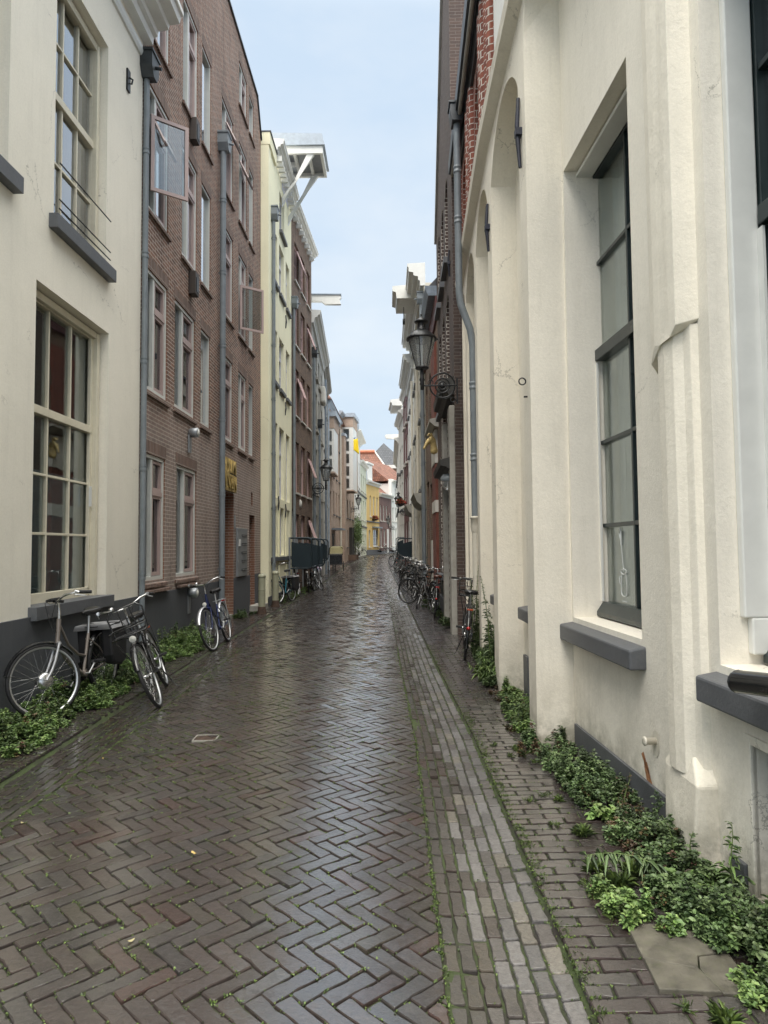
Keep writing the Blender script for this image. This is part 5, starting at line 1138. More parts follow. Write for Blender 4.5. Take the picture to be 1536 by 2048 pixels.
# utility cover and the cracked slab
z = gh(-1.54, 5.66); t = thing('utility_cover', 'small rectangular utility cover with white metal rim in the herringbone road', 'cover', (-1.545, 5.66, z), (0, 0, R(2)))
b = MB()
for x0, x1, y0, y1 in ((-.095, .095, -.085, -.076), (-.095, .095, .076, .085), (-.095, -.087, -.076, .076), (.087, .095, -.076, .076)): b.box(x0, x1, y0, y1, -.03, .001)
b.build('rim', M['stone'], t); b = MB(); b.box(-.086, .086, -.075, .075, -.03, -.003)
for i in range(3): b.box(-.06 + i * .045, -.04 + i * .045, -.05, .05, -.003, -.001)
b.build('lid', M['rust'], t)
t = thing('concrete_slab', 'cracked square concrete slab among the pavement bricks and weeds', 'slab', (1.11, 2.65, .027), (0, 0, R(-4)))
for pl in ([(-.19, -.21), (.02, -.21), (-.01, -.08), (-.19, -.03)], [(.024, -.21), (.14, -.21), (.14, .03), (.02, .0), (-.004, -.08)], [(-.19, -.025), (-.01, -.076), (.018, .006), (.14, .036), (.14, .21), (-.19, .21)]):
    b = MB(); b.prism([(x, y, -.05) for x, y in pl], (random.uniform(-.001, .001), 0, .05 + random.uniform(-.003, .003))); b.build('slab_piece', M['concrete'], t, bevel=.004)
# ================================================================= bicycles
def bicycle(name, label, loc, yaw, lean=0, steer=0, col='bike_black', step=True, rims='alu', group='bicycles parked along the walls', loop=False, bars='chrome', motor=False,
            rack='bike_black', crate=False, pannier=None, saddle='leather', detail=True, lamp=True, fend='bike_black', rear_light=True, blanket=False, straight=False, guard=True, size=1.0):
    t = thing(name, label, 'bicycle', loc, (0, 0, 0), group); t.rotation_euler = Euler((lean, 0, yaw), 'XYZ')
    RW = .345; hub_r = Vector((-.54, 0, RW)); hub_f = Vector((.56, 0, RW)); bb = Vector((-.09, 0, .29)); seat = Vector((-.24, 0, .68)); hb = Vector((.385, 0, .66)); ht = Vector((.335, 0, .86))
    C_ = M[col]; n = 10 if detail else 6; ns = 48 if detail else 24
    SM = Matrix.Translation(ht) @ Matrix.Rotation(steer, 4, (ht - hb).normalized()) @ Matrix.Translation(-ht)
    def mb(st=False): b = MB(); b.x = SM if st else None; return b
    # frame
    b = mb(); b.tube([ht + Vector((-.005, 0, .03)), hb - Vector((-.005, 0, .03))], .021, n)
    low = [hb + Vector((-.01, 0, .03)), Vector((.25, 0, .50)), Vector((.08, 0, .37)), bb] if step else [hb, bb]
    b.tube(low, .020, n); b.tube([seat, bb], .0165, n)
    if step: b.tube([ht + Vector((-.01, 0, -.03)), Vector((.18, 0, .62)), Vector((0, 0, .50)), Vector((-.165, 0, .46))], .0135, n)
    else: b.tube([ht + Vector((-.01, 0, -.03)), Vector((-.23, 0, .70))], .0155, n)
    for s in (-1, 1):
        o = Vector((0, s * .055, 0)); b.tube([bb + Vector((0, s * .02, 0)), Vector((-.28, s * .05, .31)), hub_r + o], .009, 6); b.tube([Vector((-.215, s * .015, .63)), Vector((-.36, s * .05, .52)), hub_r + o], .0075, 6)
    b.lathe([(.03, -.035), (.03, .035)], bb, n, axis='y'); b.build('frame', C_, t, uv=False)
    # fork
    b = mb(1); 
    for s in (-1, 1): b.tube([hb + Vector((.0, s * .045, .0)), Vector((.455, s * .052, .50)), Vector((.50, s * .052, .42)), hub_f + Vector((0, s * .052, 0))], .013 if motor else .010, n)
    b.tube([hb + Vector((0, -.05, 0)), hb + Vector((0, .05, 0))], .017, n); b.build('fork', M['bike_silver'] if motor else C_, t, uv=False)
    # wheels
    for k, (h, st) in enumerate(((hub_r, 0), (hub_f, 1))):
        b = mb(st); nsp = 32 if detail else 16
        hr = .022; 
        if motor and st: b.lathe([(.01, -.05), (.05, -.045), (.075, -.03), (.08, 0), (.075, .03), (.05, .045), (.01, .05)], h, 20, axis='y')
        else: b.lathe([(.012, -.05), (hr, -.035), (.014, -.02), (.014, .02), (hr, .035), (.012, .05)], h, 10, axis='y')
        for i in range(nsp):
            q = 2 * PI * i / nsp; q0 = q + (.5 if i % 4 < 2 else -.5); y = .032 if i % 2 else -.032; r0 = .07 if (motor and st) else .02
            b.tube([h + Vector((r0 * math.cos(q0), y, r0 * math.sin(q0))), h + Vector((.305 * math.cos(q), 0, .305 * math.sin(q)))], .0011 if detail else .002, 3, caps=False)
        w = b.build('wheel', M['chrome'], t, uv=False)
        b = mb(st); b.ring(h, .327, .0185, 'y', ns, 10 if detail else 6); b.build('tyre', M['rubber'], w, uv=False)
        b = mb(st); vs = []; fs = []; prof = ((.318, -.013), (.302, -.011), (.297, 0), (.302, .011), (.318, .013))
        for i in range(ns):
            q = 2 * PI * i / ns
            for r, y in prof: vs.append(h + Vector((r * math.cos(q), y, r * math.sin(q))))
        for i in range(ns):
            for j in range(4): fs.append((i * 5 + j, i * 5 + j + 1, ((i + 1) % ns) * 5 + j + 1, ((i + 1) % ns) * 5 + j))
        b.add(vs, fs, 0, True); b.build('rim', M[rims], w, uv=False)
        # mudguard
        a0, a1 = (R(35), R(205)) if not st else (R(20), R(150)); b = mb(st); vs = []; fs = []; m = 22
        for i in range(m + 1):
            q = a0 + (a1 - a0) * i / m
            for r, y in ((.352, -.028), (.364, -.014), (.367, 0), (.364, .014), (.352, .028)): vs.append(h + Vector((r * math.cos(q), y, r * math.sin(q))))
        for i in range(m):
            for j in range(4): fs.append((i * 5 + j, i * 5 + j + 1, i * 5 + 5 + j + 1, i * 5 + 5 + j))
        b.add(vs, fs, 0, True)
        if detail:
            for s in (-1, 1): b.tube([h + Vector((0, s * .05, 0)), h + Vector(((.36 if st else -.36) * math.cos(R(15)), s * .025, .36 * math.sin(R(15)) + .03))], .0025, 4)
        b.build('mudguard', M[fend], t, uv=False)
    # saddle
    b = mb(); b.tube([seat - (seat - bb) * .02, Vector((-.275, 0, .86))], .0125, n); sp = b.build('seat_post', M['alu'], t, uv=False)
    b = mb(); vs = []; fs = []; prof = [(-.15, .02, 0), (-.145, .075, .02), (-.10, .098, .028), (-.05, .085, .018), (0, .048, .008), (.06, .028, .006), (.115, .020, .0), (.13, .006, -.012)]; m = 9
    for x, w_, z in prof:
        for j in range(m):
            q = PI * (j / (m - 1)); vs.append(Vector((-.275 + x, w_ * math.cos(q), .90 + z + .022 * math.sin(q) - (.035 if j in (0, m - 1) else 0) * (1 if w_ > .03 else .4))))
    for i in range(len(prof) - 1):
        for j in range(m - 1): fs.append((i * m + j, i * m + j + 1, (i + 1) * m + j + 1, (i + 1) * m + j))
    fs += [tuple(range(m))]; fs += [(i * m, (i + 1) * m, (i + 1) * m + m - 1, i * m + m - 1) for i in range(len(prof) - 1)]
    b.add(vs, fs, 0, True)
    for s in (-1, 1): b.ring((-.35, s * .05, .865), .018, .005, 'z', 10, 4); b.ring((-.35, s * .05, .885), .018, .005, 'z', 10, 4)
    b.build('saddle', M[saddle], t, uv=False)
    # handlebar, stem, grips
    zb = 1.05; b = mb(1); b.tube([ht, Vector((.315, 0, .95)), Vector((.31, 0, zb - .01)), Vector((.33, 0, zb))], .0125, n)
    if straight: side = lambda s: [Vector((.33, 0, zb)), Vector((.33, s * .18, zb + .005)), Vector((.28, s * .30, zb + .0))]
    else: side = lambda s: [Vector((.33, 0, zb)), Vector((.35, s * .08, zb + .01)), Vector((.33, s * .19, zb + .045)), Vector((.24, s * .265, zb + .05)), Vector((.13, s * .29, zb + .03))]
    for s in (-1, 1): b.tube(side(s), .011, n)
    hbm = b.build('handlebar', M[bars], t, uv=False)
    for s in (-1, 1):
        p = side(s)[-1]; q = side(s)[-2]; d = (p - q).normalized(); b = mb(1); b.tube([p - d * .10, p + d * .015], .0165, 8); b.build('grip', M['rubber'], hbm, uv=False)
        if detail:
            b = mb(1); b.tube([p - d * .13 + Vector((.0, 0, -.0)), p - d * .10 + Vector((.045, 0, -.02)), p + d * .0 + Vector((.045, 0, -.03))], .006, 5); b.tube([p - d * .14, p - d * .115], .018, 8); b.build('brake_lever', M['alu'], hbm, uv=False)
            b = mb(1); b.tube([p - d * .12, Vector((.38, s * .12, zb + .02)), Vector((.41, s * .04, .92)), Vector((.385, s * .02, .76))], .003, 4); b.build('cable', M['rubber'], hbm, uv=False)
    if motor: b = mb(1); b.box(.29, .40, -.05, .05, zb + .02, zb + .045); b.build('display', M['rubber'], hbm, bevel=.006)
    else: b = mb(1); b.lathe([(0, .035), (.02, .03), (.028, .012), (.026, 0)], (.30, -.12, zb + .03), 10); b.build('bell', M['chrome'], hbm, uv=False)
    # drive
    b = mb(); b.lathe([(.085, -.004), (.09, 0), (.085, .004)], bb + Vector((0, -.055, 0)), 20, axis='y')
    for s, an in ((-1, R(-40)), (1, R(140))): b.tube([bb + Vector((0, s * .06, 0)), bb + Vector((.165 * math.cos(an), s * .075, .165 * math.sin(an)))], .010, 6)
    b.tube([bb + Vector((0, -.06, 0)), bb + Vector((0, .06, 0))], .012, 6); cr = b.build('crank', M['alu'], t, uv=False)
    for s, an in ((-1, R(-40)), (1, R(140))): p = bb + Vector((.165 * math.cos(an), s * .12, .165 * math.sin(an))); b = mb(); b.box(p.x - .04, p.x + .04, p.y - .045, p.y + .045, p.z - .012, p.z + .012); b.build('pedal', M['rubber'], cr, bevel=.004); 
    if guard:
        b = mb(); out = []; 
        for i in range(9): q = PI / 2 - PI * i / 8; out.append(bb + Vector((.105 * math.cos(q), -.075, .105 * math.sin(q))))
        for i in range(9): q = -PI / 2 - PI * i / 8; out.append(hub_r + Vector((.07 * math.cos(q), -.075, .07 * math.sin(q))))
        b.prism(out, (0, .028, 0)); b.build('chain_guard', M['bike_black'], t, bevel=.004)
    if detail: b = mb(); b.tube([Vector((-.16, .05, .27)), Vector((-.19, .13, .02)), Vector((-.17, .15, .0))], .007, 5); b.build('kickstand', M['bike_black'], t, uv=False)
    # rear rack
    if rack:
        b = mb(); zr = .735
        for y in (-.065, -.02, .02, .065): b.tube([Vector((-.30, y, zr)), Vector((-.78, y, zr))], .0045, 5)
        for x in (-.30, -.46, -.62, -.78): b.tube([Vector((x, -.065, zr)), Vector((x, .065, zr))], .0045, 5)
        for s in (-1, 1): b.tube([Vector((-.66, s * .065, zr)), Vector((-.60, s * .07, .5)), hub_r + Vector((0, s * .06, 0))], .0045, 5)
        rk = b.build('rear_rack', M[rack], t, uv=False)
        if rear_light: b = mb(); b.box(-.81, -.785, -.04, .04, .695, .715); b.build('rear_reflector', M['orange_lens' if crate else 'red_lens'], rk, bevel=.004)
    if rear_light: b = mb(); b.lathe([(0, -.02), (.022, -.012), (.024, .01)], hub_r + Vector((-.365, 0, .12)), 10, axis='x'); b.build('rear_light', M['red_lens'], t, uv=False)
    if lamp:
        b = mb(1); b.lathe([(.012, -.05), (.03, -.03), (.038, 0), (.038, .012)], (.47 if not crate else .50, 0, .74), 14, axis='x'); lp = b.build('headlight', M['bike_black'], t, uv=False)
        b = mb(1); b.lathe([(.035, .012), (.02, .018), (0, .02)], (.47 if not crate else .50, 0, .74), 14, axis='x'); b.build('headlight_lens', M['lens'], lp, uv=False)
    if crate:   # front carrier of rods with an upright frame
        b = mb(); zc = .80; r_ = .008
        for z, x0, x1, y in ((zc, .38, .72, .16), (zc + .07, .38, .72, .17)): b.tube([(x0, -y, z), (x1, -y, z), (x1, y, z), (x0, y, z)], r_, 6, closed=True)
        for i in range(6): b.tube([(.38 + i * .068, -.16, zc), (.38 + i * .068, .16, zc)], .005, 4)
        for y in (-.08, 0, .08): b.tube([(.38, y, zc), (.72, y, zc)], .004, 4)
        b.tube([(.40, -.17, zc), (.39, -.18, zc + .22), (.38, -.13, zc + .27), (.38, .13, zc + .27), (.39, .18, zc + .22), (.40, .17, zc)], r_ + .001, 6); b.tube([(.39, -.175, zc + .15), (.39, .175, zc + .15)], .006, 5)
        for y in (-.06, .06): b.tube([(.39, y, zc), (.39, y, zc + .27)], .006, 5)
        for s in (-1, 1): b.tube([(.66, s * .15, zc), (.60, s * .07, .5), (hub_f.x, s * .065, RW)], .007, 5); b.tube([(.42, s * .1, zc), hb + Vector((0, s * .02, .05))], .006, 5)
        b.build('front_carrier', M['bike_black'], t, uv=False)
    if pannier:
        for s in (-1, 1):
            b = mb(); y0, y1 = s * .075, s * .19; prof = [(-.36, .72), (-.37, .42), (-.41, .33), (-.60, .29), (-.72, .35), (-.76, .60), (-.73, .74), (-.5, .765)]
            b.prism([(x, y0, z) for x, z in prof], (0, y1 - y0, 0)); b.build('pannier', M['bag'], t, bevel=.022)
        b = mb(); b.prism([(-.32, -.205, .70), (-.32, -.18, .755), (-.32, .18, .755), (-.32, .205, .70), (-.32, .19, .735), (-.32, -.19, .735)], (-.44, 0, 0)); b.prism([(-.62, -.20, .755), (-.76, -.20, .72), (-.79, -.205, .60), (-.75, -.205, .45), (-.70, -.205, .62), (-.62, -.205, .70)], (0, .01, 0)); b.build('pannier_lid', M[pannier], t, bevel=.012)
    if blanket:
        b = mb(); N_ = 14; vs = []; rr = random.Random(3)
        for i in range(N_):
            for j in range(N_):
                x = -.95 + 1.25 * i / (N_ - 1); y = -.34 + .68 * j / (N_ - 1); vs.append((x, y, .98 + .12 * math.sin(i * .9) * math.cos(j * .7) - 1.3 * y * y + rr.uniform(-.02, .02)))
        b.add(vs, [(i * N_ + j, i * N_ + j + 1, (i + 1) * N_ + j + 1, (i + 1) * N_ + j) for i in range(N_ - 1) for j in range(N_ - 1)], 0, True); b.add([(x, y, z - .03) for x, y, z in vs], [(i * N_ + j, i * N_ + j + 1, (i + 1) * N_ + j + 1, (i + 1) * N_ + j) for i in range(N_ - 1) for j in range(N_ - 1)], 0, True)
        b.build('patterned_blanket', M['blanket'], t)
    return t
tb = NT('flowered_cloth'); vo = tb.n('ShaderNodeTexVoronoi'); vo.inputs['Scale'].default_value = 9; tb.l(tb.pos(), vo.inputs['Vector'])
M['blanket'] = tb.set(color=tb.ramp(vo.outputs['Color'], [(.2, (.05, .04, .12)), (.4, (.35, .20, .33)), (.6, (.6, .6, .62)), (.8, (.16, .18, .3))]), rough=.5)
def on(x, y): return (x, y, gh(x, y) - .004)
S_ = -PI / 2   # heading towards the camera
bicycle('bicycle', 'silver electric bicycle with black panniers leaning below the cream house window', on(-3.17, 6.95), S_ - R(2), R(4), R(-37), 'bike_taupe', motor=True, pannier='bag_grey', saddle='leather', lamp=False, straight=False)
bicycle('bicycle', 'black bicycle with front carrier leaning steeply against the dark plinth', on(-2.50, 7.50), S_ + R(15), R(22), R(-3), 'bike_black', crate=True, rims='alu', bars='chrome', step=False)
bicycle('bicycle', 'navy and silver bicycle leaning on the brick house beside the downpipe', on(-2.82, 11.3), S_ + R(2), R(13), R(-9), 'bike_navy', rack='alu', fend='bike_silver', guard=False)
bicycle('bicycle', 'turquoise bicycle with black panniers behind the bollards', on(-3.10, 19.6), S_ + R(-14), R(5), R(-30), 'bike_blue', pannier='bag_grey', detail=False)
bicycle('bicycle', 'black bicycle partly hidden behind the dark panels', on(-3.12, 22.6), S_ + R(4), R(8), R(-12), 'bike_black', detail=False)
bicycle('bicycle', 'upright bicycle covered by a flowered blanket', on(-2.98, 25.0), S_ + R(-3), R(8), R(12), 'bike_black', detail=False, blanket=True)
bicycle('bicycle', 'black bicycle tilted far over beside the blanket-covered bicycle', on(-2.80, 26.4), S_ + R(14), R(30), R(10), 'bike_black', detail=False)
bicycle('bicycle', 'bicycle with black tyres and steel mudguards below the second panel', on(-2.98, 28.0), S_ + R(0), R(10), R(-6), 'bike_black', detail=False, fend='bike_silver')
bicycle('bicycle', 'black city bicycle with front carrier seen from behind next to tall weeds', on(1.03, 10.05), -S_ - R(6), R(7), R(-4), 'bike_black', crate=True, rims='bike_black', bars='bike_black', straight=True)
pb = bicycle('bicycle', 'black bicycle with brown saddle, nearest of the right-hand row', on(.90, 15.3), -S_ - R(3), R(6), R(20), 'bike_black', saddle='brown_leather', rims='bike_black', detail=False)
p2 = bicycle('bicycle', 'black bicycle parked across the pavement behind the brown-saddled one', on(.74, 18.4), -S_ + R(38), R(10), R(20), 'bike_black', detail=False, rims='bike_black', step=False)
p3 = bicycle('bicycle', 'silver-barred bicycle standing in the middle of the right-hand row', on(.72, 20.4), -S_ + R(14), R(4), R(-30), 'bike_black', detail=False, rims='alu', crate=True)
row = 'bicycles standing in the right-hand row'
for q in (pb, p2, p3): q['group'] = row
for k, (src, x, y, yw, ln, lb) in enumerate(((p3, .80, 16.9, 24, 12, 'black bicycle with rod carrier jammed between two black bicycles'), (p2, .66, 22.0, 5, 6, 'black bicycle before the timber red pilaster'), (pb, .74, 23.4, 28, 10, 'black bicycle in front of the pale house downpipe'),
        (p3, .60, 24.9, -8, 5, 'bicycle with pale rims left of the first shop canopy'), (p2, .70, 26.2, 20, 8, 'bicycle tangled behind the pale-rimmed one'), (pb, .55, 27.8, 3, 6, 'bicycle standing just before the right dark panel'), (p3, .46, 31.2, 12, 8, 'carrier bicycle close to the right dark panel'),
        (p2, .38, 34.6, -5, 5, 'bicycle beyond the right dark panel'), (pb, .30, 37.0, 10, 8, 'bicycle below the maroon house'), (p3, .15, 40.5, 0, 7, 'distant bicycle below the far right lantern'), (p2, .05, 44, 15, 7, 'last bicycle of the right-hand row'))):
    c = copy_tree(src); c.location = on(x, y); c.rotation_euler = Euler((R(ln), 0, -S_ + R(yw)), 'XYZ'); c['label'] = lb
q = bicycle('bicycle', 'small far bicycle leaning against the white house by the flag', on(-2.9, 62), S_ + R(40), R(8), R(5), 'bike_black', detail=False, group='bicycles parked along the walls')
for x, y, yw, lb in ((-1.2, 76.0, 70, 'far bicycle in front of the purple brick house'), (.2, 80, 75, 'far bicycle at the bend of the street'), (-.75, 79.3, 20, 'far bicycle leaning by the purple house door')):
    c = copy_tree(q); c.location = on(x, y); c.rotation_euler = Euler((R(6), 0, S_ + R(yw)), 'XYZ'); c['label'] = lb
# --- cargo tricycle ---------------------------------------------------------------
t = thing('cargo_tricycle', 'dark cargo tricycle with wooden box and olive rain tent', 'cargo bike', on(-3.32, 39.6), (0, 0, S_ + R(6)))
b = MB(); b.prism([(.15, -.36, .35), (1.0, -.36, .42), (1.05, -.36, .95), (.1, -.36, .95)], (0, .72, 0)); b.build('cargo_box', M['bike_black'], t, bevel=.02)
b = MB(); b.prism([(.12, -.37, .96), (1.07, -.37, .96), (.95, -.33, 1.38), (.25, -.33, 1.45)], (0, .74, 0)); tn = b.build('rain_tent', M['canvas'], t, bevel=.05)
b = MB()
for x in (.25, .97): b.tube([(x, -.38, .95), (x - .02, -.36, 1.35), (x - .02, -.25, 1.45), (x - .02, .25, 1.45), (x - .02, .36, 1.35), (x, .38, .95)], .02, 6)
b.tube([(1.08, -.37, 1.0), (1.08, .37, 1.0)], .02, 6); b.build('tent_hoop', M['bike_black'], tn)
for y in (-.43, .43): b = MB(); b.ring((.6, y, .30), .28, .022, 'y', 24, 6); b.lathe([(.02, -.03), (.02, .03)], (.6, y, .3), 8, axis='y'); [b.tube([(.6, y, .3), (.6 + .27 * math.cos(i * PI / 6), y, .3 + .27 * math.sin(i * PI / 6))], .003, 3) for i in range(12)]; b.build('wheel', M['rubber'], t)
b = MB(); b.ring((-.95, 0, .33), .31, .022, 'y', 24, 6); b.build('wheel', M['rubber'], t); b = MB(); b.tube([(.2, 0, .4), (-.3, 0, .35), (-.5, 0, .8)], .025, 6); b.tube([(-.3, 0, .35), (-.95, 0, .33)], .02, 6); b.tube([(.15, -.3, 1.0), (-.05, -.28, 1.02), (-.05, .28, 1.02), (.15, .3, 1.0)], .015, 6); b.box(-.65, -.38, -.09, .09, .86, .92); b.build('frame', M['bike_black'], t)
# --- bollards -------------------------------------------------------------------
for k, (x, y, lb) in enumerate(((-3.13, 16.3, 'khaki bollard with rusty foot, the nearer of two by the yellow house'), (-3.14, 18.25, 'khaki bollard with rusty foot, the farther one beside the turquoise bicycle'))):
    if k == 0:
        t = t0 = thing('bollard', lb, 'bollard', on(x, y), group='two khaki bollards'); b = MB(); b.lathe([(.085, .12), (.085, .86)], n=20); b.lathe([(.086, .56), (.09, .565), (.09, .585), (.086, .59)], n=20); b.build('post', M['olive_post'], t)
        b = MB(); b.lathe([(.087, .86), (.095, .87), (.095, .90), (.08, .93), (.04, .955), (0, .96)], n=20); b.build('post_cap', M['olive_post'], t); b = MB(); b.lathe([(.13, -.03), (.12, .03), (.10, .08), (.092, .17), (.086, .175)], n=14); b.build('rusty_foot', M['rust'], t)
    else: c = copy_tree(t0); c.location = on(x, y); c['label'] = lb
# --- dark steel panels in tube frames ----------------------------------------------
def divider(x, y, label, w=.62, rot=0, group='dark steel panels standing out from the walls', s=1):
    t = thing('steel_panel', label, 'panel', (x, y, gh(x, y)), (0, 0, rot), group)
    b = MB(); zb, zt, r = .90, 1.88, .14; pts = [(0, 0, zt), (s * (w - r), 0, zt)] + [(s * (w - r + r * math.sin(q)), 0, zt - r + r * math.cos(q)) for q in [i * PI / 10 for i in range(1, 6)]] + [(s * (w - r + r * math.cos(q)), 0, zb + r - r * math.sin(q)) for q in [i * PI / 10 for i in range(0, 6)]] + [(0, 0, zb)]
    b.tube(pts, .028, 8); b.build('tube_frame', M['panel_blue'], t)
    b = MB(); b.prism([(s * .06, -.012, zb + .05), (s * (w - .05), -.012, zb + .05), (s * (w - .05), -.012, zt - .28), (s * .06, -.012, zt - .12)], (0, .024, 0)); b.build('plate', M['panel_blue'], t); b = MB(); b.box(-.03, .03, -.03, .03, -.05, zt + .02); b.build('post', M['steel_plate'], t)
    return t
divider(-3.33, 22.0, 'nearest dark blue panel with rounded tube frame, left side', .72)
divider(-3.30, 23.5, 'second dark blue panel close behind the nearest left one', .74); divider(-3.28, 24.9, 'third dark blue panel of the left group', .78); divider(-3.56, 32.5, 'single dark blue panel farther along near the cargo tricycle', .48)
divider(1.02, 33.0, 'large dark blue panel standing out from the right-hand houses', .78, s=-1); divider(.70, 41.0, 'smaller far dark blue panel on the right', .5, s=-1)
# --- wall lanterns --------------------------------------------------------------------
def lantern(x, y, z, arm, s, label, k=1.0):
    """x, y: the wall; s: +1 the arm reaches to -x (right wall), -1 to +x"""
    t = thing('wall_lantern', label, 'street lamp', (x, y, z), group='old lanterns on scrolled wall brackets'); d = -s
    b = MB(); b.box(-.012, .012, -.03, .03, -.32, .12); b.tube([(0, 0, 0), (d * arm, 0, 0)], .016, 8); cx = d * arm * .42
    for r, w_ in ((.215, .015), (.125, .013), (.07, .012)): b.ring((cx, 0, 0), r, w_, 'y', 32, 5)
    b.tube([(0, 0, -.30), (d * .05, 0, -.22), (d * .13, 0, -.20), (d * .2, 0, -.24), (d * .3, 0, -.2)], .010, 5); b.ring((d * .08, 0, -.25), .04, .009, 'y', 14, 5); b.ring((d * arm * .76, 0, .05), .045, .008, 'y', 14, 5); b.ring((d * .3, 0, -.17), .03, .008, 'y', 12, 5)
    b.lathe([(0, -.02), (.035, -.015), (.05, 0), (.035, .015), (0, .02)], (cx, 0, 0), 10, axis='y'); b.build('scroll_bracket', M['black_iron'], t)
    X = d * arm; b = MB(); b.lathe([(.0, -.08), (.03, -.07), (.03, 0), (.045, .03), (.03, .06), (.05, .10), (.035, .14), (.028, .3)], (X, 0, 0), 12); b.build('lamp_stem', M['black_iron'], t)
    b = MB(); b.lathe([(.105, .30), (.235, .80)], (X, 0, 0), 20); gl = b.build('lamp_glass', M['glass_clear'], t); b = MB(); b.lathe([(.02, .3), (.03, .34), (.02, .38), (.028, .62), (.018, .7)], (X, 0, 0), 8); b.build('mantle', M['white'], gl)
    b = MB(); b.lathe([(.105, .29), (.12, .30), (.115, .32), (.10, .315)], (X, 0, 0), 20); b.lathe([(.25, .79), (.268, .80), (.262, .83), (.24, .83)], (X, 0, 0), 24)
    for i in range(6): q = i * PI / 3 + .3; b.tube([(X + .107 * math.cos(q), .107 * math.sin(q), .31), (X + .24 * math.cos(q), .24 * math.sin(q), .8)], .007, 4)
    for i in range(3): q = i * 2 * PI / 3; b.lathe([(0, -.02), (.02, 0), (0, .02)], (X + .27 * math.cos(q), .27 * math.sin(q), .81), 6)
    b.build('lamp_frame', M['black_iron'], t); b = MB(); b.lathe([(.24, .83), (.19, .90), (.10, .955), (.075, .97), (.07, 1.08), (.075, 1.09), (.12, 1.10), (.125, 1.115), (.07, 1.16), (.02, 1.19), (.012, 1.22), (.02, 1.24), (0, 1.26)], (X, 0, 0), 20); b.build('lamp_cap', M['black_iron'], t)
    if k != 1: t.scale = (k, k, k)
    return t
lantern(1.13, 11.6, 4.33, .60, 1, 'nearest black wall lantern with scrolled ring bracket, right side')
lantern(-3.2, 27.2, 3.95, .55, -1, 'black wall lantern with ring bracket in front of the grey houses, left side')
lantern(-3.35, 55, 4.7, .60, -1, 'small far black lantern near the flag'); lantern(.88, 37.2, 3.5, .62, 1, 'far black lantern beside the red hanging flowers', .9); lantern(.15, 62, 3.4, .60, 1, 'farthest tiny lantern before the white house', .9)
# --- flag ---------------------------------------------------------------------------------
t = thing('flag', 'blue and yellow flag hanging from a slanted white pole', 'flag', (-3.95, 52.0, 9.0)); b = MB(); b.tube([(-.1, 0, -.1), (1.0, 0, .88)], .03, 6); b.tube([(.85, 0, .75), (1.15, 0, 1.02)], .035, 6, mat=1); b.build('flag_pole', [M['white'], M['flag_blue']], t)
for nm, m, off, w0 in (('yellow_half', 'flag_yellow', 0, .9), ('blue_half', 'flag_blue', .28, .42)):
    b = MB(); vs = []; nx, nz = 10, 8
    for i in range(nx):
        for j in range(nz):
            q = i / (nx - 1); r = j / (nz - 1); vs.append((.60 + (.72 if m == 'flag_yellow' else .30) * q + .12 * r - off * .1, .10 * math.sin(q * 9 + r * 2) + off * .3, .75 - off * 1.9 - (1.25 if m == 'flag_yellow' else .4) * r * (.35 + .65 * q) + .2 * q))
    b.add(vs, [(i * nz + j, i * nz + j + 1, (i + 1) * nz + j + 1, (i + 1) * nz + j) for i in range(nx - 1) for j in range(nz - 1)], 0, True); o = b.build(nm, M[m], t)
    so_ = o.modifiers.new('thick', 'SOLIDIFY'); so_.thickness = .01
# --- flower baskets and climbing plant --------------------------------------------------------
def flowers(x, y, z, r, label):
    t = thing('flower_basket', label, 'flowers', (x, y, z), group='flower baskets'); b = MB(); b.lathe([(0, -.2), (r * .7, -.12), (r * .9, 0)], n=14); b.tube([(0, 0, 0), (.3, 0, .3)], .012, 5); b.build('basket', M['stone_dark'], t)
    N = 700; a = RNG.normal(0, 1, (N, 3)); a = unit(a) * r * RNG.uniform(.5, 1.1, (N, 1)); a[:, 2] = np.abs(a[:, 2]) * .9 - .03; cols = np.where(RNG.random((N, 1)) < .62, np.array([[.45, .05, .04]]), np.array([[.05, .10, .03]])) * RNG.uniform(.6, 1.3, (N, 1)); leaf_mesh('petals', a, unit(a + RNG.normal(0, .3, (N, 3))), RNG.uniform(.05, .10, N), .8, cols, t); return t
flowers(.45, 36.8, 3.95, .25, 'hanging basket of red flowers beside the far right lantern'); flowers(-1.95, 74.4, 4.65, .45, 'window box of red flowers on the ochre house')
t = thing('climbing_plant', 'green climbing plant over the doorway of the beige house', 'plant', (-3.0, 57.5, .6)); b = MB(); b.tube([(-.2, .3, 0), (-.15, .2, 1.2), (0, 0, 2.6)], .04, 6); b.build('stem', M['stem'], t); N = 2600; a = np.column_stack([RNG.normal(.05, .16, N), RNG.normal(0, .9, N), RNG.normal(2.2, .6, N)]); leaf_mesh('foliage', a, unit(RNG.normal(0, 1, (N, 3))), RNG.uniform(.07, .14, N), .6, pal(N, 'green') * 1.2, t)
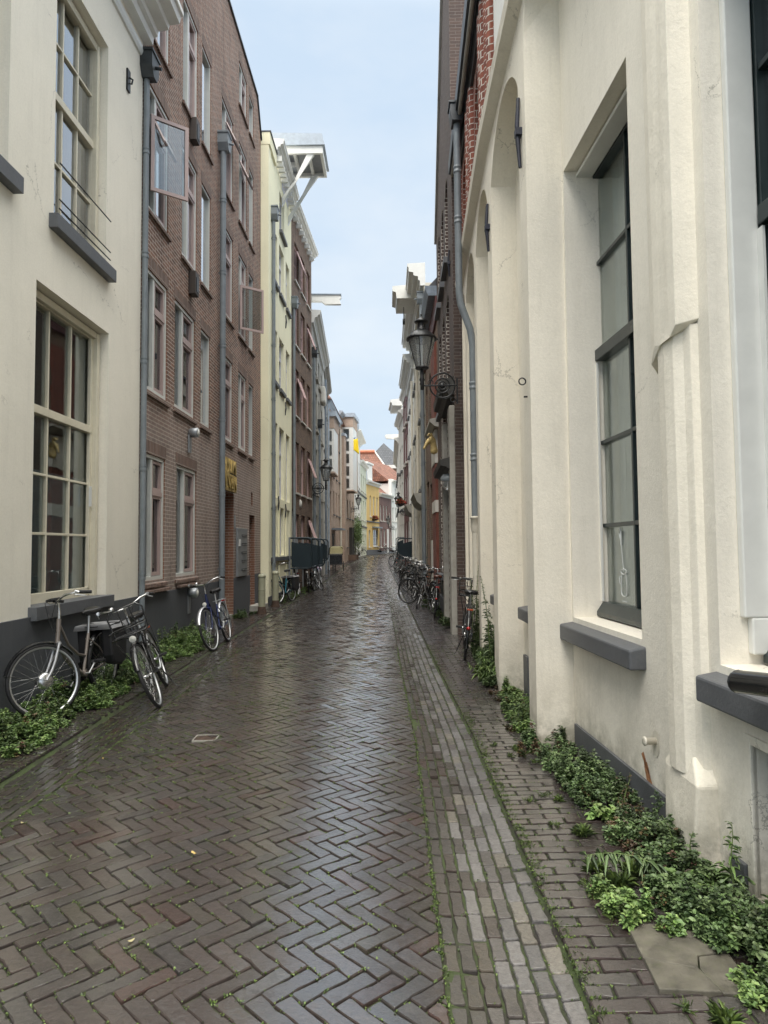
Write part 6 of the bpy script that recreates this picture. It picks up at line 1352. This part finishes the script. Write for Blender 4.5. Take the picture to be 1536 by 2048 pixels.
# --- golden horse head -------------------------------------------------------------------------
t = thing('horse_head_ornament', 'golden horse head gable ornament on a bracket above the red pilaster', 'ornament', (1.10, 17.3, 3.92), (0, 0, R(205))); t.scale = (.85, .85, .85)
def skin(name, pts, edges, rad, mat, parent):
    me = bpy.data.meshes.new(name); me.from_pydata(pts, edges, []); o = bpy.data.objects.new(name, me); link(o, parent); m = o.modifiers.new('skin', 'SKIN'); 
    for i, v in enumerate(me.skin_vertices[0].data): v.radius = rad[i] if isinstance(rad[i], tuple) else (rad[i], rad[i]); v.use_root = (i == 0)
    s = o.modifiers.new('sub', 'SUBSURF'); s.levels = s.render_levels = 2; me.materials.append(mat); return o
skin('head', [(0, 0, -.02), (.01, 0, .18), (.05, 0, .36), (.13, 0, .47), (.22, 0, .40), (.32, 0, .25), (.39, 0, .13), (.15, .07, .63), (.15, -.07, .63), (.12, .045, .52), (.12, -.045, .52)], [(0, 1), (1, 2), (2, 3), (3, 4), (4, 5), (5, 6), (3, 9), (9, 7), (3, 10), (10, 8)], [(.12, .19), (.09, .15), (.075, .11), (.075, .085), (.07, .08), (.045, .05), (.045, .042), .015, .015, .035, .035], M['gold'], t)
b = MB()
for i in range(9): q = i / 8; b.tube([(-.10 + .12 * q, 0, .05 + .5 * q), (-.16 + .12 * q, .03 * (-1) ** i, .02 + .5 * q), (-.17 + .12 * q, .05 * (-1) ** i, -.04 + .5 * q)], [.045, .035, .01], 6)
b.tube([(.16, 0, .55), (.21, .03, .60), (.27, .02, .54)], [.04, .035, .01], 6); b.build('mane', M['gold'], t)
b = MB()
for s in (-1, 1): b.lathe([(0, -.018), (.018, 0), (0, .018)], (.245, s * .098, .455), 8)
b.build('eye', M['bike_black'], t)
# old plaque, cable and hook details on the right wall are part of R1
# ================================================================= world, sun, camera
w = bpy.data.worlds.new('World'); SC.world = w; w.use_nodes = True; nt = w.node_tree; bg = nt.nodes['Background']
SUN_EL, SUN_ROT = R(58), R(186)
sky = nt.nodes.new('ShaderNodeTexSky'); sky.sky_type = 'NISHITA'; sky.sun_disc = False; sky.sun_elevation = SUN_EL; sky.sun_rotation = SUN_ROT; sky.air_density = 1.4; sky.dust_density = 3
tc = nt.nodes.new('ShaderNodeTexCoord'); sp = nt.nodes.new('ShaderNodeSeparateXYZ'); nt.links.new(tc.outputs['Generated'], sp.inputs[0])
ns = nt.nodes.new('ShaderNodeTexNoise'); ns.inputs['Scale'].default_value = 2.6; ns.inputs['Detail'].default_value = 5; ns.inputs['Roughness'].default_value = .55
mp = nt.nodes.new('ShaderNodeMapping'); mp.inputs['Scale'].default_value = (1, 1, 2.2); nt.links.new(tc.outputs['Generated'], mp.inputs[0]); nt.links.new(mp.outputs[0], ns.inputs['Vector'])
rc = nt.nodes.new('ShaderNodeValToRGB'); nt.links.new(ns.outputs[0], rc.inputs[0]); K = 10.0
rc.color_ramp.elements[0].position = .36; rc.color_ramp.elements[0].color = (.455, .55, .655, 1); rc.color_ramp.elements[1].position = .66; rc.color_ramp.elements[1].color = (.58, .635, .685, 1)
# sky overhead, out of view, raised beyond natural overcast to light the house fronts
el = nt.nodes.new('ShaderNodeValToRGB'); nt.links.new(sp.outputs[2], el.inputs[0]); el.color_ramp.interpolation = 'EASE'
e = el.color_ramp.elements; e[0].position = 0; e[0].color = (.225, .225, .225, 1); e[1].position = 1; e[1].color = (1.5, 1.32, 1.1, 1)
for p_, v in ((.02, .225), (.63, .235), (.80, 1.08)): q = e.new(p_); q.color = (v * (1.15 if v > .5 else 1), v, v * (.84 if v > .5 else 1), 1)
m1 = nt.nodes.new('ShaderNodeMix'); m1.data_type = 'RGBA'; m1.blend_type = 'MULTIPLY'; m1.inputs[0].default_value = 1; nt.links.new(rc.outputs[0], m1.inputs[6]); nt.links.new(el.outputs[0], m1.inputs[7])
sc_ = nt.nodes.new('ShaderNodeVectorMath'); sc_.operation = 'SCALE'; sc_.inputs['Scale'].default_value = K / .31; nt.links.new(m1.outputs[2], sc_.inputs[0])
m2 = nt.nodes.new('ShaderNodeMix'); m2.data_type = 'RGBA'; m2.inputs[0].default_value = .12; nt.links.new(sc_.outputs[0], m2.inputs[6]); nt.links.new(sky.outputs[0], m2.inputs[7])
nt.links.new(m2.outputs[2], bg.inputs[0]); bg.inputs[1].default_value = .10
sl = bpy.data.lights.new('sun', 'SUN'); sl.energy = 1.5; sl.angle = R(40); sl.color = (1, .94, .85); so = bpy.data.objects.new('sun', sl); COL.objects.link(so)
# the sun stands behind the camera, high; direction matches the sky texture
az = SUN_ROT; dirv = Vector((math.sin(az) * math.cos(SUN_EL), math.cos(az) * math.cos(SUN_EL), math.sin(SUN_EL)))
so.rotation_euler = (-dirv).to_track_quat('-Z', 'Y').to_euler()
cd = bpy.data.cameras.new('camera'); co = bpy.data.objects.new('camera', cd); COL.objects.link(co)
cd.sensor_fit = 'VERTICAL'; cd.sensor_height = 36; cd.lens = F_PX / 2048 * 36; cd.clip_start = .05; cd.clip_end = 1500
co.matrix_world = Matrix.Translation(CAM_POS) @ CAM_ROT.to_4x4(); SC.camera = co
SC.view_settings.view_transform = 'Standard'; SC.view_settings.look = 'None'; SC.view_settings.exposure = 1.0; SC.view_settings.gamma = 1
SC.render.engine = 'CYCLES'; c = SC.cycles; c.max_bounces = 7; c.diffuse_bounces = 4; c.glossy_bounces = 4; c.transmission_bounces = 4; c.transparent_max_bounces = 12
c.use_denoising = True; c.sample_clamp_indirect = 6; c.use_adaptive_sampling = True; c.adaptive_threshold = .02; c.caustics_reflective = False; c.caustics_refractive = False
